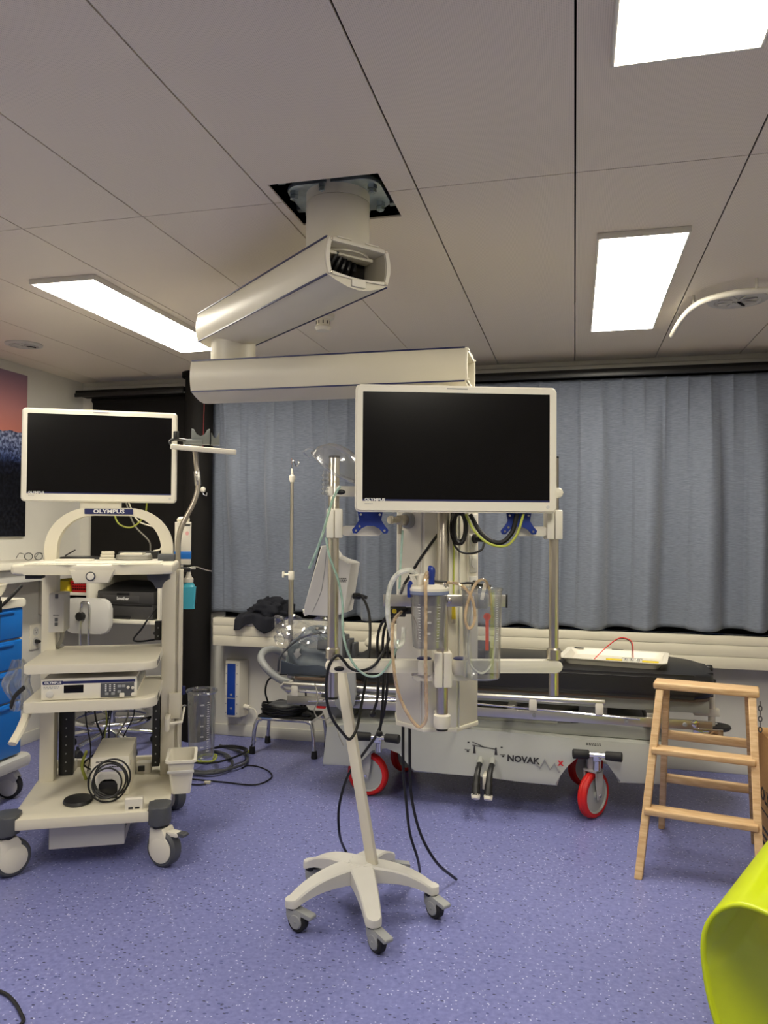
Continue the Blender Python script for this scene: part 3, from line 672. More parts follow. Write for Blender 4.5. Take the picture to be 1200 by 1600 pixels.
def trolley_caster(x, y, rz, brake):
    c4 = Matrix.Translation((x, y, 0)) @ Matrix.Rotation(R(rz), 4, 'Z')
    # wheel axis along local Y, rolls along local X
    X90 = c4 @ Matrix.Translation((.02, 0, .075)) @ Matrix.Rotation(R(90), 4, 'X')
    g = G(); g.lathe([(0, .178), (.034, .178), (.034, .155), (.026, .15), (0, .15)], 24, c4); g.obj
    h = G(); h.lathe([(0, .165), (.031, .165), (.031, .13), (0, .13)], 24, c4)
    h.prism([(-.055, -.012), (-.052, .085), (.015, .085), (.03, .06), (.03, -.02), (0, -.045), (-.03, -.04)], -.034, .034, X90, .006)
    ho = h.obj('caster', M['white'], tr)
    g.obj('swivel_ring', M['black'], ho)
    t = G(); t.lathe([(.045, -.028), (.066, -.028), (.0745, -.018), (.075, 0), (.0745, .018), (.066, .028), (.045, .028)], 40, X90); t.obj('tyre', M['dgrey'], ho)
    for s in (-1, 1):
        d = G(); d.lathe([(0, s*.036), (.04, s*.036), (.056, s*.031), (.058, s*.024), (0, s*.024)], 32, X90); d.obj('wheel_cover', M['white'], ho)
    if brake:
        b = G(); b.prism(rrect(-.02, .058, .085, .074, .007), -.018, .018, X90, .003); b.obj('brake_lever', M['white'], ho)
        b = G(); b.prism(rrect(.075, .062, .115, .076, .006), -.016, .016, X90, .003); b.obj('brake_tip', M['dgrey'], ho)
trolley_caster(-.325, -.33, 35, False); trolley_caster(.272, -.33, -38, True)
trolley_caster(-.285, .33, 30, False); trolley_caster(.285, .335, -60, True)
# uprights
g = G(); g.bx(-.295, -.232, .10, .19, .236, 1.21, .004); lp = g.obj('left_upright', M['cream'], tr)
g = G(); g.bx(.236, .300, .10, .20, .236, 1.21, .004); rp_ = g.obj('right_upright', M['cream'], tr)
for (a, b_, y0, y1) in ((.300, .312, .115, .195), (.312, .322, .10, .12), (.312, .330, .13, .185)): G().bx(a, b_, y0, y1, .236, 1.20, .002).obj('channel_strip', M['cream'], rp_)
def rack(x0, x1, y0, y1, z0, z1, nm, side):
    g = G(); g.bx(x0, x1, y0, y1, z0, z1, .003); o = g.obj(nm, M['black'], tr)
    n = int((z1-z0)/.04)
    for k in range(n):
        z = z0+.02+.04*k
        G().cyl(((x0+x1)/2, y0-.0008, z), ((x0+x1)/2, y0+.002, z), .0035, n=8).obj('rack_hole', M['inkg'], o)
rack(-.225, -.16, .17, .21, .24, .62, 'rack_rail', 1); rack(.20, .234, .09, .20, .28, .60, 'rack_rail', 1)
rack(.20, .232, .16, .2, .86, .95, 'rack_rail', 1)
# shelves
def shelf(z0, z1, x0, x1, y0, y1, rr):
    g = G(); g.prism(rrect(x0, y0, x1, y1, (.012, rr, .01, .01), 8), z0, z1, None, .006, 3); o = g.obj('shelf', M['cream'], tr)
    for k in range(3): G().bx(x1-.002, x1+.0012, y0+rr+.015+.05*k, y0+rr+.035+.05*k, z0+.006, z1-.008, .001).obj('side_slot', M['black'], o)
    return o
shelf(.800, .836, -.275, .243, -.312, .212, .075); shelf(.642, .684, -.275, .243, -.312, .212, .075)
# work top with moulded front edge
tp = G(); tp.prism([(-.33, -.30), (-.31, -.345), (-.27, -.365), (-.10, -.358), (-.07, -.372), (.07, -.372), (.10, -.358), (.27, -.352), (.305, -.34), (.312, -.31), (.312, .10), (.276, .115), (.276, .28), (-.30, .28), (-.305, -.2)], 1.205, 1.247, None, .014, 4)
tpo = tp.obj('work_top', M['cream'], tr)
g = G(); g.xz([(-.095, 1.225), (-.075, 1.172), (.055, 1.172), (.08, 1.225)], -.374, -.30, .006); bp_ = g.obj('switch_panel', M['cream'], tpo)
G().lathe([(0, 0), (.019, 0), (.019, .003), (.0155, .004), (0, .004)], 24, Matrix.Translation((-.012, -.3745, 1.200)) @ Matrix.Rotation(R(90), 4, 'X')).obj('button_ring', M['dgrey'], bp_)
G().lathe([(0, .003), (.0145, .003), (.0135, .008), (0, .009)], 24, Matrix.Translation((-.012, -.3745, 1.200)) @ Matrix.Rotation(R(90), 4, 'X')).obj('power_button', M['white'], bp_)
G().bx(-.27, .25, -.28, .24, 1.2472, 1.250, .001).obj('top_mat', M['white'], tpo)
G().xz([(.195, 1.208), (.29, 1.208), (.29, 1.178), (.262, 1.165), (.258, 1.14), (.232, 1.14), (.225, 1.165), (.2, 1.178)], -.26, -.18, .003).obj('hinge_bracket', M['dgrey'], tpo)
G().bx(-.30, -.235, -.20, -.12, 1.18, 1.207, .004).obj('handle_bracket', M['black'], tpo)
# arch
def arch(o_x0, o_x1, zt, z0, rad, n=12):
    P = [(o_x0, z0)]
    for k in range(n+1): a = R(180-90*k/n); P.append((o_x0+rad+rad*math.cos(a), zt-rad+rad*math.sin(a)))
    for k in range(n+1): a = R(90-90*k/n); P.append((o_x1-rad+rad*math.cos(a), zt-rad+rad*math.sin(a)))
    P.append((o_x1, z0)); return P
outer = arch(-.262, .290, 1.487, 1.247, .19); inner = arch(-.208, .238, 1.452, 1.247, .15)
g = G(); g.xz(outer + inner[::-1], -.03, .035, .006); ar = g.obj('arch_frame', M['cream'], tr)
g = G(); g.xz([(-.092, 1.458), (.112, 1.458), (.114, 1.461), (.114, 1.480), (.112, 1.483), (-.092, 1.483), (-.094, 1.480), (-.094, 1.461)], -.034, -.029); pl = g.obj('name_plate', M['navy'], ar)
text('OLYMPUS', .024, M['inkw'], pl, face((.01, -.0345, 1.4705)), sx=1.28, bold=.0006)
G().box((.262, 0, 1.262), (.075, .09, .036), .008).obj('arch_foot', M['dgrey'], ar)
# side parts
G().cyl((.335, .15, .60), (.335, .15, .64), .012, n=16, bevel=.003).obj('blue_knob', M['navy'], rp_)
g = G(); g.box((.30, .10, .56), (.055, .03, .12), .004); cpk = g.obj('clamp_plate', M['cream'], rp_)
g = G(); g.prism(rrect(.262, -.02, .284, .11, .008), .50, .525, None, .004); g.box((.273, -.02, .50), (.022, .03, .06), .008); g.cyl((.28, .02, .495), (.335, .06, .49), .007, n=12); g.cyl((.335, .06, .49), (.345, .1, .55), .005, n=10); g.obj('hose_hook', M['white'], cpk)
# left hand pull bar
g = G(); g.tube([(-.27, -.20, .645), (-.285, -.30, .575), (-.30, -.36, .535)], .012, 8, 1, flat=1.6); g.obj('pull_bar', M['cream'], tr)
# under tray box
g = G(); g.bx(-.17, .125, -.30, .12, .083, .196, .003); ub = g.obj('isolation_transformer', M['greyw'], tr)
for k in range(8): G().bx(.1252, .1262, -.28+.03*k, -.265+.03*k, .14, .185).obj('vent', M['black'], ub)
# brick of mains strip at lower back
for (x, y, z) in ((.16, .17, .26), (-.195, .265, .26)): G().box((x, y, z), (.07, .05, .05), .006).obj('cable_block', M['white'], base)
G().box((.15, .135, .262), (.03, .012, .024), .002).obj('cable_block_socket', M['black'], base)
# switch box on the left upright
g = G(); g.bx(-.248, -.183, .02, .16, .925, 1.10, .004); sb_ = g.obj('switch_box', M['greyw'], tr)
for (dz, h) in ((.075, .02), (-.03, .016), (-.05, .016)): G().bx(-.222, -.208, .0185, .021, 1.0125+dz-h/2, 1.0125+dz+h/2, .001).obj('box_switch', M['dgrey'], sb_)
fine_print(sb_, -.2155, .0195, 1.003, .026, .006, 1, M['ink'])
G().tube([(-.20, .09, .93), (-.205, .10, .89), (-.225, .12, .85), (-.22, .19, .84)], .009, 10, 5).obj('box_cable', M['gcable'], sb_)

# ---- things standing on the trolley
pr = thing('light_source_unit', 'white light source box with navy stripe and dark control panel on the trolley shelf', 'medical device', TW(-.02, -.12, .684), TRZ)
x0, x1, yf, z1 = -.192, .184, -.165, .088       # local: unit centred, front at yf
g = G(); g.bx(x0+.004, x1-.004, yf+.008, .30, .0, z1, .004); bd = g.obj('casing', M['white'], pr)
g = G(); g.bx(x0, x1, yf, yf+.012, .002, z1+.002, .004); fpn = g.obj('front_panel', M['white'], pr)
G().bx(x0+.006, x1-.006, yf-.0012, yf+.002, z1-.020, z1-.009).obj('navy_stripe', M['navy'], fpn)
G().bx(x0+.008, x0+.085, yf-.0016, yf+.002, z1-.022, z1-.007, .0005).obj('badge', M['navy'], fpn)
text('OLYMPUS', .0125, M['inkw'], fpn, face((x0+.046, yf-.0022, z1-.0145)), sx=1.2, bold=.0004)
fine_print(fpn, x0+.04, yf, z1-.034, .06, .012, 2, M['inkg'])
G().bx(x0+.088, x0+.165, yf-.001, yf+.003, .030, .062, .001).obj('display_window', M['screen'], fpn)
G().lathe([(0, 0), (.015, 0), (.015, .004), (.012, .006), (0, .006)], 24, Matrix.Translation((x0+.034, yf, .027)) @ Matrix.Rotation(R(90), 4, 'X')).obj('power_button', M['greyw'], fpn)
G().bx(x0+.232, x1-.01, yf-.001, yf+.003, .006, .066, .001).obj('control_panel', M['dgrey'], fpn)
for k in range(3):
    for j in range(4): G().bx(x0+.25+.017*k, x0+.256+.017*k, yf-.0022, yf, .032+.008*j, .036+.008*j).obj('indicator', M['inkw'], fpn)
for (dx, dz) in ((.250, .016), (.275, .016), (.300, .046), (.317, .046), (.300, .024)): G().bx(x0+dx, x0+dx+.014, yf-.003, yf, dz, dz+.011, .001).obj('panel_button', M['grey'], fpn)
for (dx, dz, r) in ((.342, .045, .006), (.360, .043, .006), (.362, .016, .008)): G().cyl((x0+dx, yf-.006, dz), (x0+dx, yf, dz), r, n=16, bevel=.001).obj('panel_knob', M['white'], fpn)
G().bx(x0+.308, x0+.328, yf-.012, yf, .006, .024, .004).obj('white_switch', M['white'], fpn)
for k in range(9): G().bx(x1-.0045, x1-.0028, -.10+.04*k, -.078+.04*k, .02, .075).obj('side_vent', M['grey'], bd)

# heater pump unit on the base
hp = thing('pump_unit', 'small cream flushing pump box standing upright on the trolley base', 'medical device', TW(.045, .02, .237), TRZ)
hw = .078
g = G(); g.bx(-hw, hw, -.165, .16, 0, .165, .005); cs = g.obj('casing', M['cream'], hp)
g = G(); g.bx(-hw-.001, hw+.001, -.172, -.160, .0, .166, .004); ff = g.obj('front_panel', M['white'], hp)
text('OLYMPUS', .009, M['ink'], ff, face((-.035, -.1726, .148)), sx=1.2, bold=.0003)
fine_print(ff, .022, -.1729, .126, .05, .008, 1, M['ink'])
G().bx(-.055, .055, -.1728, -.171, .105, .136).obj('logo_band', mat('pale violet print', (186, 184, 206), .5), ff)
G().lathe([(0, 0), (.006, 0), (.009, .004), (.006, .012), (0, .016)], 12, Matrix.Translation((-.042, -.1732, .118)) @ Matrix.Rotation(R(90), 4, 'X') @ Matrix.Diagonal((1, 1, .1, 1))).obj('drop_mark', M['inkg'], ff)
g = G(); g.xz(arch(-.055, .052, .105, .0, .03, 6) + arch(-.04, .037, .085, .0, .022, 6)[::-1], -.215, -.172, .003); ph = g.obj('pump_head_cover', M['greyw'], hp)
g = G(); g.cyl((0, -.195, .045), (0, -.175, .045), .036, n=28, bevel=.003); g.prism([(-.043, -.04), (.043, -.04), (.043, .02), (.03, .03), (-.03, .03), (-.043, .02)], .012, .034, Matrix.Translation((0, -.178, .045)) @ Matrix.Rotation(R(90), 4, 'X'), .004); g.obj('rotor', M['black'], ph)
G().box((.078, -.10, .12), (.003, .012, .022), .001).obj('side_catch', M['black'], cs)
# foot switch pedal leaning by the pump
fo = thing('foot_switch', 'flat round black foot switch lying in front of the pump box', 'foot switch', TW(-.075, -.205, .237), TRZ)
G().lathe([(0, 0), (.055, 0), (.06, .006), (.056, .016), (.02, .022), (0, .022)], 30, Matrix.Diagonal((1, 1.15, 1, 1))).obj('pedal_body', M['black'], fo)
G().tube([(.05, .01, .012), (.075, .0, .03), (.09, -.01, .05)], .004, 8, 4).obj('lead', M['cable'], fo)
co_ = G()
for k in range(4):
    r = .080-.007*k; z = .095+.009*((k*2) % 3)
    co_.tube([(r*math.cos(2*math.pi*j/14)+.009*((k*5) % 3-1), -.012*k + .03*math.sin(2*math.pi*j/14)*.2, z+r*1.02*math.sin(2*math.pi*j/14)) for j in range(14)], .0038, 8, 3, closed=True)
cz = co_.obj('coiled_cable', M['cable']); cz.location = TW(.055, -.213, .234); cz.rotation_euler = (R(-8), 0, R(TRZ)); tag(cz, 'thick black cable coil hung around the pump head', 'cable')
cz.data.transform(Matrix.Translation((0, -.012, -.012)))
# little white connector block
cb_ = thing('connector_box', 'small white angled connector block at the trolley base edge', 'connector', TW(.165, -.33, .237), TRZ)
g = G(); g.yz([(-.02, 0), (.05, 0), (.05, .012), (.02, .045), (-.015, .05), (-.02, .045)], -.035, .035, .003); q = g.obj('block', M['white'], cb_)
for x in (-.012, .014): G().bx(x-.009, x+.009, -.0212, -.018, .006, .014).obj('port', M['black'], q)
# utility bin on the right side
bn = thing('utility_bin', 'cream open plastic bin hooked on the side of the trolley', 'bin', TW(.345, -.11, .2375), TRZ)
def frust(z0, a0, b0, z1, a1, b1, t):
    b = bmesh.new(); rings = []
    for (z, a, bb) in ((z0, a0-.004, b0-.004), (z0, a0, b0), (z1, a1, b1), (z1, a1-t, b1-t), (z0+t, a0-t, b0-t)):
        rings.append([b.verts.new((p[0], p[1], z)) for p in rrect(-a, -bb, a, bb, .015, 4)])
    for A, B in zip(rings[:-1], rings[1:]):
        for k in range(len(A)): b.faces.new((A[k], A[(k+1) % len(A)], B[(k+1) % len(A)], B[k]))
    b.faces.new(rings[0][::-1]); b.faces.new(rings[-1]); return b
g = G(); g.merge(frust(0, .040, .075, .15, .058, .10, .004)); bo = g.obj('tub', M['white'], bn)
b = bmesh.new(); ro = rrect(-.066, -.108, .066, .108, .018, 4); ri = rrect(-.054, -.096, .054, .096, .013, 4); rr_ = []
for (pp, z) in ((ro, .142), (ro, .152), (ri, .152), (ri, .142)): rr_.append([b.verts.new((p[0], p[1], z)) for p in pp])
for q in range(4):
    A, B = rr_[q], rr_[(q+1) % 4]
    for k in range(len(A)): b.faces.new((A[k], A[(k+1) % len(A)], B[(k+1) % len(A)], B[k]))
g = G(); g.merge(b); g.obj('rim', M['white'], bn)
G().bx(-.056, .056, -.1115, -.105, .10, .112, .002).obj('band', M['greyw'], bn)
# scope cylinder jar on the side
def jar_shell(prof, th, n=36):
    inner_ = [(max(.001, r-th), z+(th if i == 0 else 0)) for i, (r, z) in enumerate(prof)]
    return [(0, prof[0][1])] + prof + inner_[::-1] + [(0, prof[0][1]+th)]
cj = thing('measuring_cylinder', 'tall clear graduated cylinder hung on the right side of the trolley', 'cylinder', TW(.424, .165, .295), TRZ)
g = G(); g.lathe(jar_shell([(.055, 0), (.061, .005), (.067, .305), (.073, .312), (.073, .322)], .0025), 40); cjo = g.obj('glass', M['clear'], cj)
g = G(); g.lathe([(.0735, .310), (.0765, .316), (.0735, .323), (.070, .316), (.0735, .310)], 40); g.obj('rim_bead', M['clear'], cj)
for k in range(22):
    g = G(); a = R(-62); z = .04+.011*k; rr2 = .0615+.0055*(z/.3)+.0007; w = .016 if k % 5 == 0 else .009
    g.box((rr2*math.cos(a), rr2*math.sin(a), z), (.0006, w, .0018), rot=(0, 0, a)); g.obj('graduation', M['inkw'], cjo)
for k, s in enumerate(('200', '400', '600', '800', '1000')):
    a = -88; text(s, .011, M['inkw'], cjo, face((.0665*math.cos(R(a)), .0665*math.sin(R(a)), .06+.05*k), a+90))
g = G(); g.tube([(-.10, -.01, .25), (-.085, -.03, .255), (-.075, -.01, .25)], .004, 8, 4); g.obj('hook', M['chrome'], cj)
# endoscope hanger
eh = thing('endoscope_hanger', 'bent metal pole with a flat cream tray and grey scope hooks clamped to the trolley', 'scope hanger', TW(.318, .15, 1.20), TRZ)
hpts = [(-.012, .0, .0), (-.012, 0, .13), (.0, 0, .20), (.06, 0, .33), (.076, 0, .40), (.068, 0, .50), (.060, 0, .575)]
G().tube(hpts, .0125, 14, 7).obj('pole', M['steel'], eh)
G().cyl((.0755, 0, .405), (.070, 0, .475), .0155, n=18, bevel=.002).obj('pole_sleeve', M['alu'], eh)
for k in (0, 1): G().cyl((.074-.004*k, -.0165, .425+.03*k), (.074-.004*k, -.014, .425+.03*k), .004, n=10).obj('sleeve_screw', M['chrome'], eh)
g = G(); g.prism([(-.04, -.16), (.245, -.16), (.255, -.15), (.255, .01), (.245, .02), (.0, .02), (-.008, .01), (-.008, -.10), (-.045, -.105), (-.045, -.155)], -.012, .012, Matrix.Translation((0, 0, .585)) @ Matrix.Rotation(R(3.6), 4, 'Y') @ Matrix.Rotation(R(5), 4, 'X'), .004); ty = g.obj('tray', M['white'], eh)
G().box((.075, -.05, .572), (.14, .10, .010), .003, rot=(R(5), R(3.6), 0)).obj('tray_support', M['grey'], eh)
def hook(x, y, w, h, nm='scope_hook'):
    pts = [(0, 0), (w, 0), (w, h*.55), (w, h), (w*.86, h*.95), (w*.72, h*.62), (w*.5, h*.5), (w*.28, h*.62), (w*.14, h*.95), (0, h)]
    g = G(); g.xz([(x+p[0], .597+p[1]) for p in pts], y-.012, y+.012, .002); return g.obj(nm, M['hookgrey'], eh)
hook(.045, -.06, .085, .075); hook(.135, -.05, .04, .06)
G().box((.052, -.065, .606), (.09, .04, .026), .004).obj('hook_base', M['hookgrey'], eh)
g = G(); g.tube([(.02, -.105, .61), (-.03, -.115, .612), (-.05, -.125, .600), (-.045, -.13, .585)], .007, 8, 4); g.cyl((-.022, -.118, .612), (-.022, -.118, .65), .013, n=16, bevel=.003); g.obj('hook_clamp', M['black'], eh)
# bits on the work top
def TL(x, y, z): return TW(x, y, z)
ib = thing('cream_box', 'two stacked little cream battery packs on the trolley top', 'box', TL(-.005, .035, 1.25), TRZ+8)
for k in range(3): G().bx(-.032+.004*k, .032, -.04, .04, .0135*k, .0135*k+.0125, .003).obj('pack', M['cream'], ib)
ab = thing('adapter_box', 'flat cream adapter box with a coiled grey lead on the trolley top', 'adapter', TL(.11, .02, 1.25), TRZ-6)
G().bx(-.05, .05, -.045, .045, 0, .033, .004).obj('body', M['cream'], ab)
G().bx(.05, .075, -.012, .012, .008, .026, .003).obj('plug', M['greyw'], ab)
g = G()
for k in range(3): g.tube([(.078*math.cos(a/10*6.283)*(1-.02*k)+.006, .064*math.sin(a/10*6.283)-.0, .006+.007*k) for a in range(10)], .005, 8, 4, closed=True)
gc = g.obj('grey_lead', M['gcable'], ab)
tb = thing('tablet', 'black tablet with a stylus lying at the back of the trolley top', 'tablet', TL(-.11, .165, 1.25), TRZ)
G().bx(-.11, .11, -.07, .07, 0, .012, .004).obj('body', M['black'], tb)
G().bx(-.10, .10, -.06, .06, .0121, .0127).obj('glass', M['screen'], tb)
G().cyl((-.10, 0, .014), (-.055, .01, .042), .003, n=8).obj('stylus', M['black'], tb)
ch = single(G().prism(rrect(-.075, -.045, .075, .045, .004), 0, .008, None, .002).obj('clipboard', M['white']), 'thin white plastic sheet lying on the trolley top', 'sheet'); ch.location = TL(-.125, -.065, 1.25); ch.rotation_euler = (0, 0, R(TRZ))
db = thing('dark_recorder', 'black flat recorder box at the back right of the trolley top', 'recorder', TL(.12, .19, 1.25), TRZ)
G().bx(-.09, .09, -.05, .05, 0, .035, .004).obj('body', M['black'], db); G().bx(.02, .06, -.0512, -.049, .022, .027).obj('status_bar', M['inkw'], db)
# cables looping behind the arch
for (pts, m_, lb) in (([(.0, .135, 1.55), (.03, .132, 1.42), (.09, .13, 1.40), (.15, .13, 1.46), (.16, .135, 1.55)], M['ygcable'], 'yellow green earth cable looping under the trolley monitor'),
                      ([(.06, .152, 1.55), (.12, .152, 1.43), (.21, .15, 1.39), (.225, .15, 1.30), (.19, .15, 1.287)], M['white'], 'white cable hanging from the trolley monitor to the work top'),
                      ([(.05, .172, 1.55), (.10, .172, 1.41), (.17, .172, 1.33), (.175, .172, 1.287)], M['gcable'], 'grey cable hanging from the trolley monitor to the work top')):
    g = G(); g.tube([TW(*p) for p in pts], .0038, 8, 6); single(g.obj('monitor_cable', m_), lb, 'cable')
# cables at the lower back of the trolley
rnd = random.Random(5)
for k in range(7):
    x = -.12+.035*k; z1 = .60-.03*(k % 3)
    yk = .218+.0115*k; pts = [(x, yk, .66), (x+rnd.uniform(-.03, .03), yk, .48), (x+rnd.uniform(-.06, .06), yk, .36), (x+rnd.uniform(-.04, .04), yk, .27), (x+rnd.uniform(-.02, .02), yk, .241)]
    g = G(); g.tube([TW(*p) for p in pts], .0045 if k % 2 else .0032, 8, 5)
    single(g.obj('power_cable', M['ygcable'] if k == 2 else (M['gcable'] if k == 5 else M['cable'])), ['black power cable nearest the left rack rail at the back of the trolley', 'second black power cable behind the trolley pump', 'yellow green earth cable at the back of the trolley', 'black power cable hanging in the middle of the trolley back', 'black power cable crossing behind the pump box', 'thin grey cable behind the pump box on the trolley', 'black power cable nearest the right rack rail of the trolley'][k], 'cable')
# earth strap stubs
g = G(); g.tube([TW(-.10, .16, .35), TW(-.11, .10, .30), TW(-.09, .09, .24)], .007, 8, 5); single(g.obj('earth_strap', M['ygcable']), 'thick yellow green earth strap ending at the slot in the trolley base', 'cable')
# sanitiser bottle and dispenser card
sbt = thing('sanitiser_bottle', 'turquoise hand sanitiser bottle with a white pump hanging at the trolley side', 'bottle', TW(.352, .25, 1.0), TRZ); sbt.scale = (.9, .9, .9)
g = G(); g.merge(frust(0, .034, .026, .12, .04, .03, .003)); g.lathe([(.036, .12), (.03, .135), (.016, .148), (0, .148)], 24, Matrix.Diagonal((1, .8, 1, 1))); bbo = g.obj('bottle_body', M['soap'], sbt)
g = G(); g.lathe([(0, .145), (.026, .145), (.026, .165), (.016, .175), (.010, .20), (.008, .225), (0, .225)], 20); g.box((.012, -.012, .222), (.05, .014, .012), .004); g.obj('pump', M['white'], sbt)
for k in range(3): G().bx(.0400, .0412, -.016+.008*k, -.012+.008*k, .03, .10-.012*k).obj('label_print', M['ink'], bbo)
g = G(); g.tube([(.0, 0, .222), (.03, -.02, .232), (.10, -.045, .212), (.125, -.055, .208)], .003, 8, 4); g.obj('spray_wand', M['chrome'], sbt)
bk = G(); bk.box((-.02, -.01, .215), (.06, .03, .025), .006); bk.obj('holder_clamp', M['black'], sbt)
gx = thing('glove_box', 'white glove dispenser box with a blue band behind the trolley pole', 'box', TW(.318, .32, 1.215), TRZ); gx.scale = (.75, .9, .95)
g = G(); g.bx(-.05, .055, -.03, .03, 0, .225, .004); gxo = g.obj('carton', M['white'], gx)
G().bx(-.052, .057, -.032, .032, .03, .07, .001).obj('blue_band', M['cartblue'], gxo); G().cyl((.03, -.033, .165), (.03, -.030, .165), .011, n=20).obj('round_mark', mat('pale red print', (226, 170, 165), .6), gxo)
G().bx(.015, .05, -.032, .031, .205, .213).obj('slot', M['black'], gxo)
g = G(); g.ell((-.01, 0, .235), (.03, .02, .018)); g.ell((.025, .005, .238), (.02, .02, .02)); g.obj('glove_tips', M['cream'], gx)

# ------------------------------------------------------------------ stretcher
sx0 = (-.45, 4.18, 0)
st = thing('stretcher', 'grey hospital stretcher with black mattress and red castors below the window', 'stretcher', sx0)
def W_(g, name, m, parent=None, **k): return g.obj(name, m, parent or st, world=True, **k)
g = G(); g.prism(rrect(-1.13, 3.875, .645, 4.47, (.06, .10, .24, .06), 8), .607, .722, None, .03, 4); mt = W_(g, 'mattress', M['vinyl'])
G().tube([(-1.08, 3.876, .704), (0, 3.876, .704), (.50, 3.876, .704)], .003, 6, 1).obj('piping', M['vinyl'], mt, world=True)
W_(G().prism(rrect(-1.46, 3.885, .63, 4.46, (.05, .10, .22, .05), 6), .594, .608, None, .003), 'mattress_board', mat('brown board edge', (86, 70, 58), .6))
W_(G().bx(-1.46, .62, 3.93, 4.42, .535, .594, .004), 'deck_frame', M['bedgrey2'])
# flat side bar and folded side rail
fb = W_(G().bx(-1.47, .62, 3.842, 3.854, .476, .520, .003), 'side_bar', M['alu'])
for x in (-1.2, -.78, -.19, .24, .50): G().cyl((x, 3.838, .498), (x, 3.844, .498), .010, n=16, bevel=.001).obj('bolt', M['grey'], fb, world=True)
W_(G().bx(-1.47, .62, 4.44, 4.452, .476, .520, .003), 'side_bar', M['alu'])
for x in (-1.3, -.3, .35): W_(G().bx(x-.02, x+.02, 3.85, 4.445, .485, .54, .004), 'cross_beam', M['alu'])
sr = W_(G().cyl((-1.485, 3.83, .582), (.142, 3.83, .582), .0135, n=16, bevel=.002), 'side_rail', M['alu'])
W_(G().tube([(-1.47, 3.838, .548), (-.46, 3.838, .538), (.3, 3.838, .512)], .006, 8, 4), 'side_rail_rod', M['chrome'])
for x in (-1.42, -.195, .115):
    W_(G().box((x, 3.823, .555), (.038, .012, .062), .005), 'rail_clip', M['white'])
W_(G().tube([(-1.35, 3.837, .500), (-1.0, 3.84, .525), (-.7, 3.84, .545)], .006, 8, 3), 'side_rail_rod', M['chrome'])
# moulded chassis cover
low = [(-1.285, .160), (-1.262, .372), (-1.10, .392), (-.60, .400), (-.35, .398), (.0, .390), (.43, .388), (.425, .200), (.205, .190),
       (.190, .250), (.155, .298), (.085, .322), (.010, .310), (-.040, .262), (-.066, .205), (-.080, .152), (-.25, .158), (-.45, .168), (-.62, .168), (-.80, .160),
       (-.822, .215), (-.865, .262), (-.94, .285), (-1.02, .268), (-1.062, .222), (-1.09, .165)]
cv = W_(G().xz(low, 3.878, 4.47, .012), 'chassis_cover', M['bedgrey'])
up = [(-1.02, .39), (-.93, .42), (-.55, .435), (-.1, .435), (.06, .46), (.28, .46), (.40, .43), (.41, .39)]
G().xz(up, 3.93, 4.42, .012).obj('upper_deck', M['bedgrey2'], cv, world=True)
G().bx(-.50, -.08, 3.96, 4.1, .425, .445, .006).obj('deck_tray', M['bedgrey'], cv, world=True)
[G().bx(a_, b_, c_, d_, .425, .446, .003).obj('deck_recess_rim', M['bedgrey'], cv, world=True) for (a_, b_, c_, d_) in ((-.61, -.51, 3.94, 3.95), (-.61, -.51, 4.03, 4.04), (-.61, -.60, 3.95, 4.03), (-.52, -.51, 3.95, 4.03))]
W_(G().bx(-1.30, -1.165, 4.02, 4.20, .37, .54, .012), 'lift_column', M['grey'])
W_(G().bx(.02, .16, 4.00, 4.18, .40, .54, .014), 'lift_column', M['bedgrey'])
W_(G().bx(-.02, .02, 3.93, 3.98, .452, .485, .004), 'lift_catch', M['black'])
# decals
text('NOVAK', .042, M['ink'], cv, face((-.245, 3.8765, .268), 0) @ Matrix.Rotation(R(-2), 4, 'Z'), bold=.0016, world=True, sx=1.05)
g = G(); zz = [(-.185, .262), (-.165, .235), (-.142, .278), (-.115, .232), (-.095, .262), (-.07, .222)]
g.tube([(x, 3.8765, z) for x, z in zz], .0055, 6, 1); g.obj('zigzag_mark', M['inkg'], cv, world=True)
text('X', .03, M['inkr'], cv, face((-.045-.02, 3.8765, .264)), bold=.002, world=True)
for (a, b_) in (((-.495, .322), (-.375, .31)), ((-.495, .338), (-.44, .318))): G().tube([(a[0], 3.8768, a[1]), (b_[0], 3.8768, b_[1])], .002, 6, 1).obj('pedal_diagram', M['ink'], cv, world=True)
for x in (-.485, -.378): G().xz([(x-.003, .318), (x+.003, .318), (x+.007, .282), (x-.007, .282)], 3.8755, 3.879).obj('pedal_diagram', M['ink'], cv, world=True)
for (x, z) in ((-.52, .298), (-.345, .286)):
    G().bx(x-.014, x+.014, 3.8760, 3.879, z-.001, z+.001).obj('pedal_diagram', M['ink'], cv, world=True)
for (x, z) in ((-.515, .334), (-.35, .321), (-.518, .29), (-.343, .278)): G().bx(x-.005, x+.005, 3.8760, 3.879, z-.0035, z+.0035).obj('pedal_diagram', M['ink'], cv, world=True)
q_ = fine_print(cv, .09, 3.8775, .368, .07, .014, 2, M['ink'])
# foot pedals
for (x) in (-.455, -.395):
    g = G(); g.tube([(x, 3.86, .245), (x-.004, 3.80, .215), (x-.006, 3.765, .165), (x-.006, 3.74, .12)], [.013, .014, .016, .019, .021], 14, 6); fpd = W_(g, 'foot_pedal', M['black'])
    g = G(); g.cyl((x-.006, 3.745, .125), (x-.006, 3.733, .105), .0225, .02, n=18, bevel=.003); g.obj('pedal_tip', M['white'], fpd, world=True)
    G().cyl((x, 3.89, .26), (x, 3.85, .238), .016, n=14).obj('pedal_socket', M['bedgrey2'], fpd, world=True)
W_(G().bx(-.435, -.412, 3.79, 3.88, .135, .20, .003), 'pedal_link', M['white'])
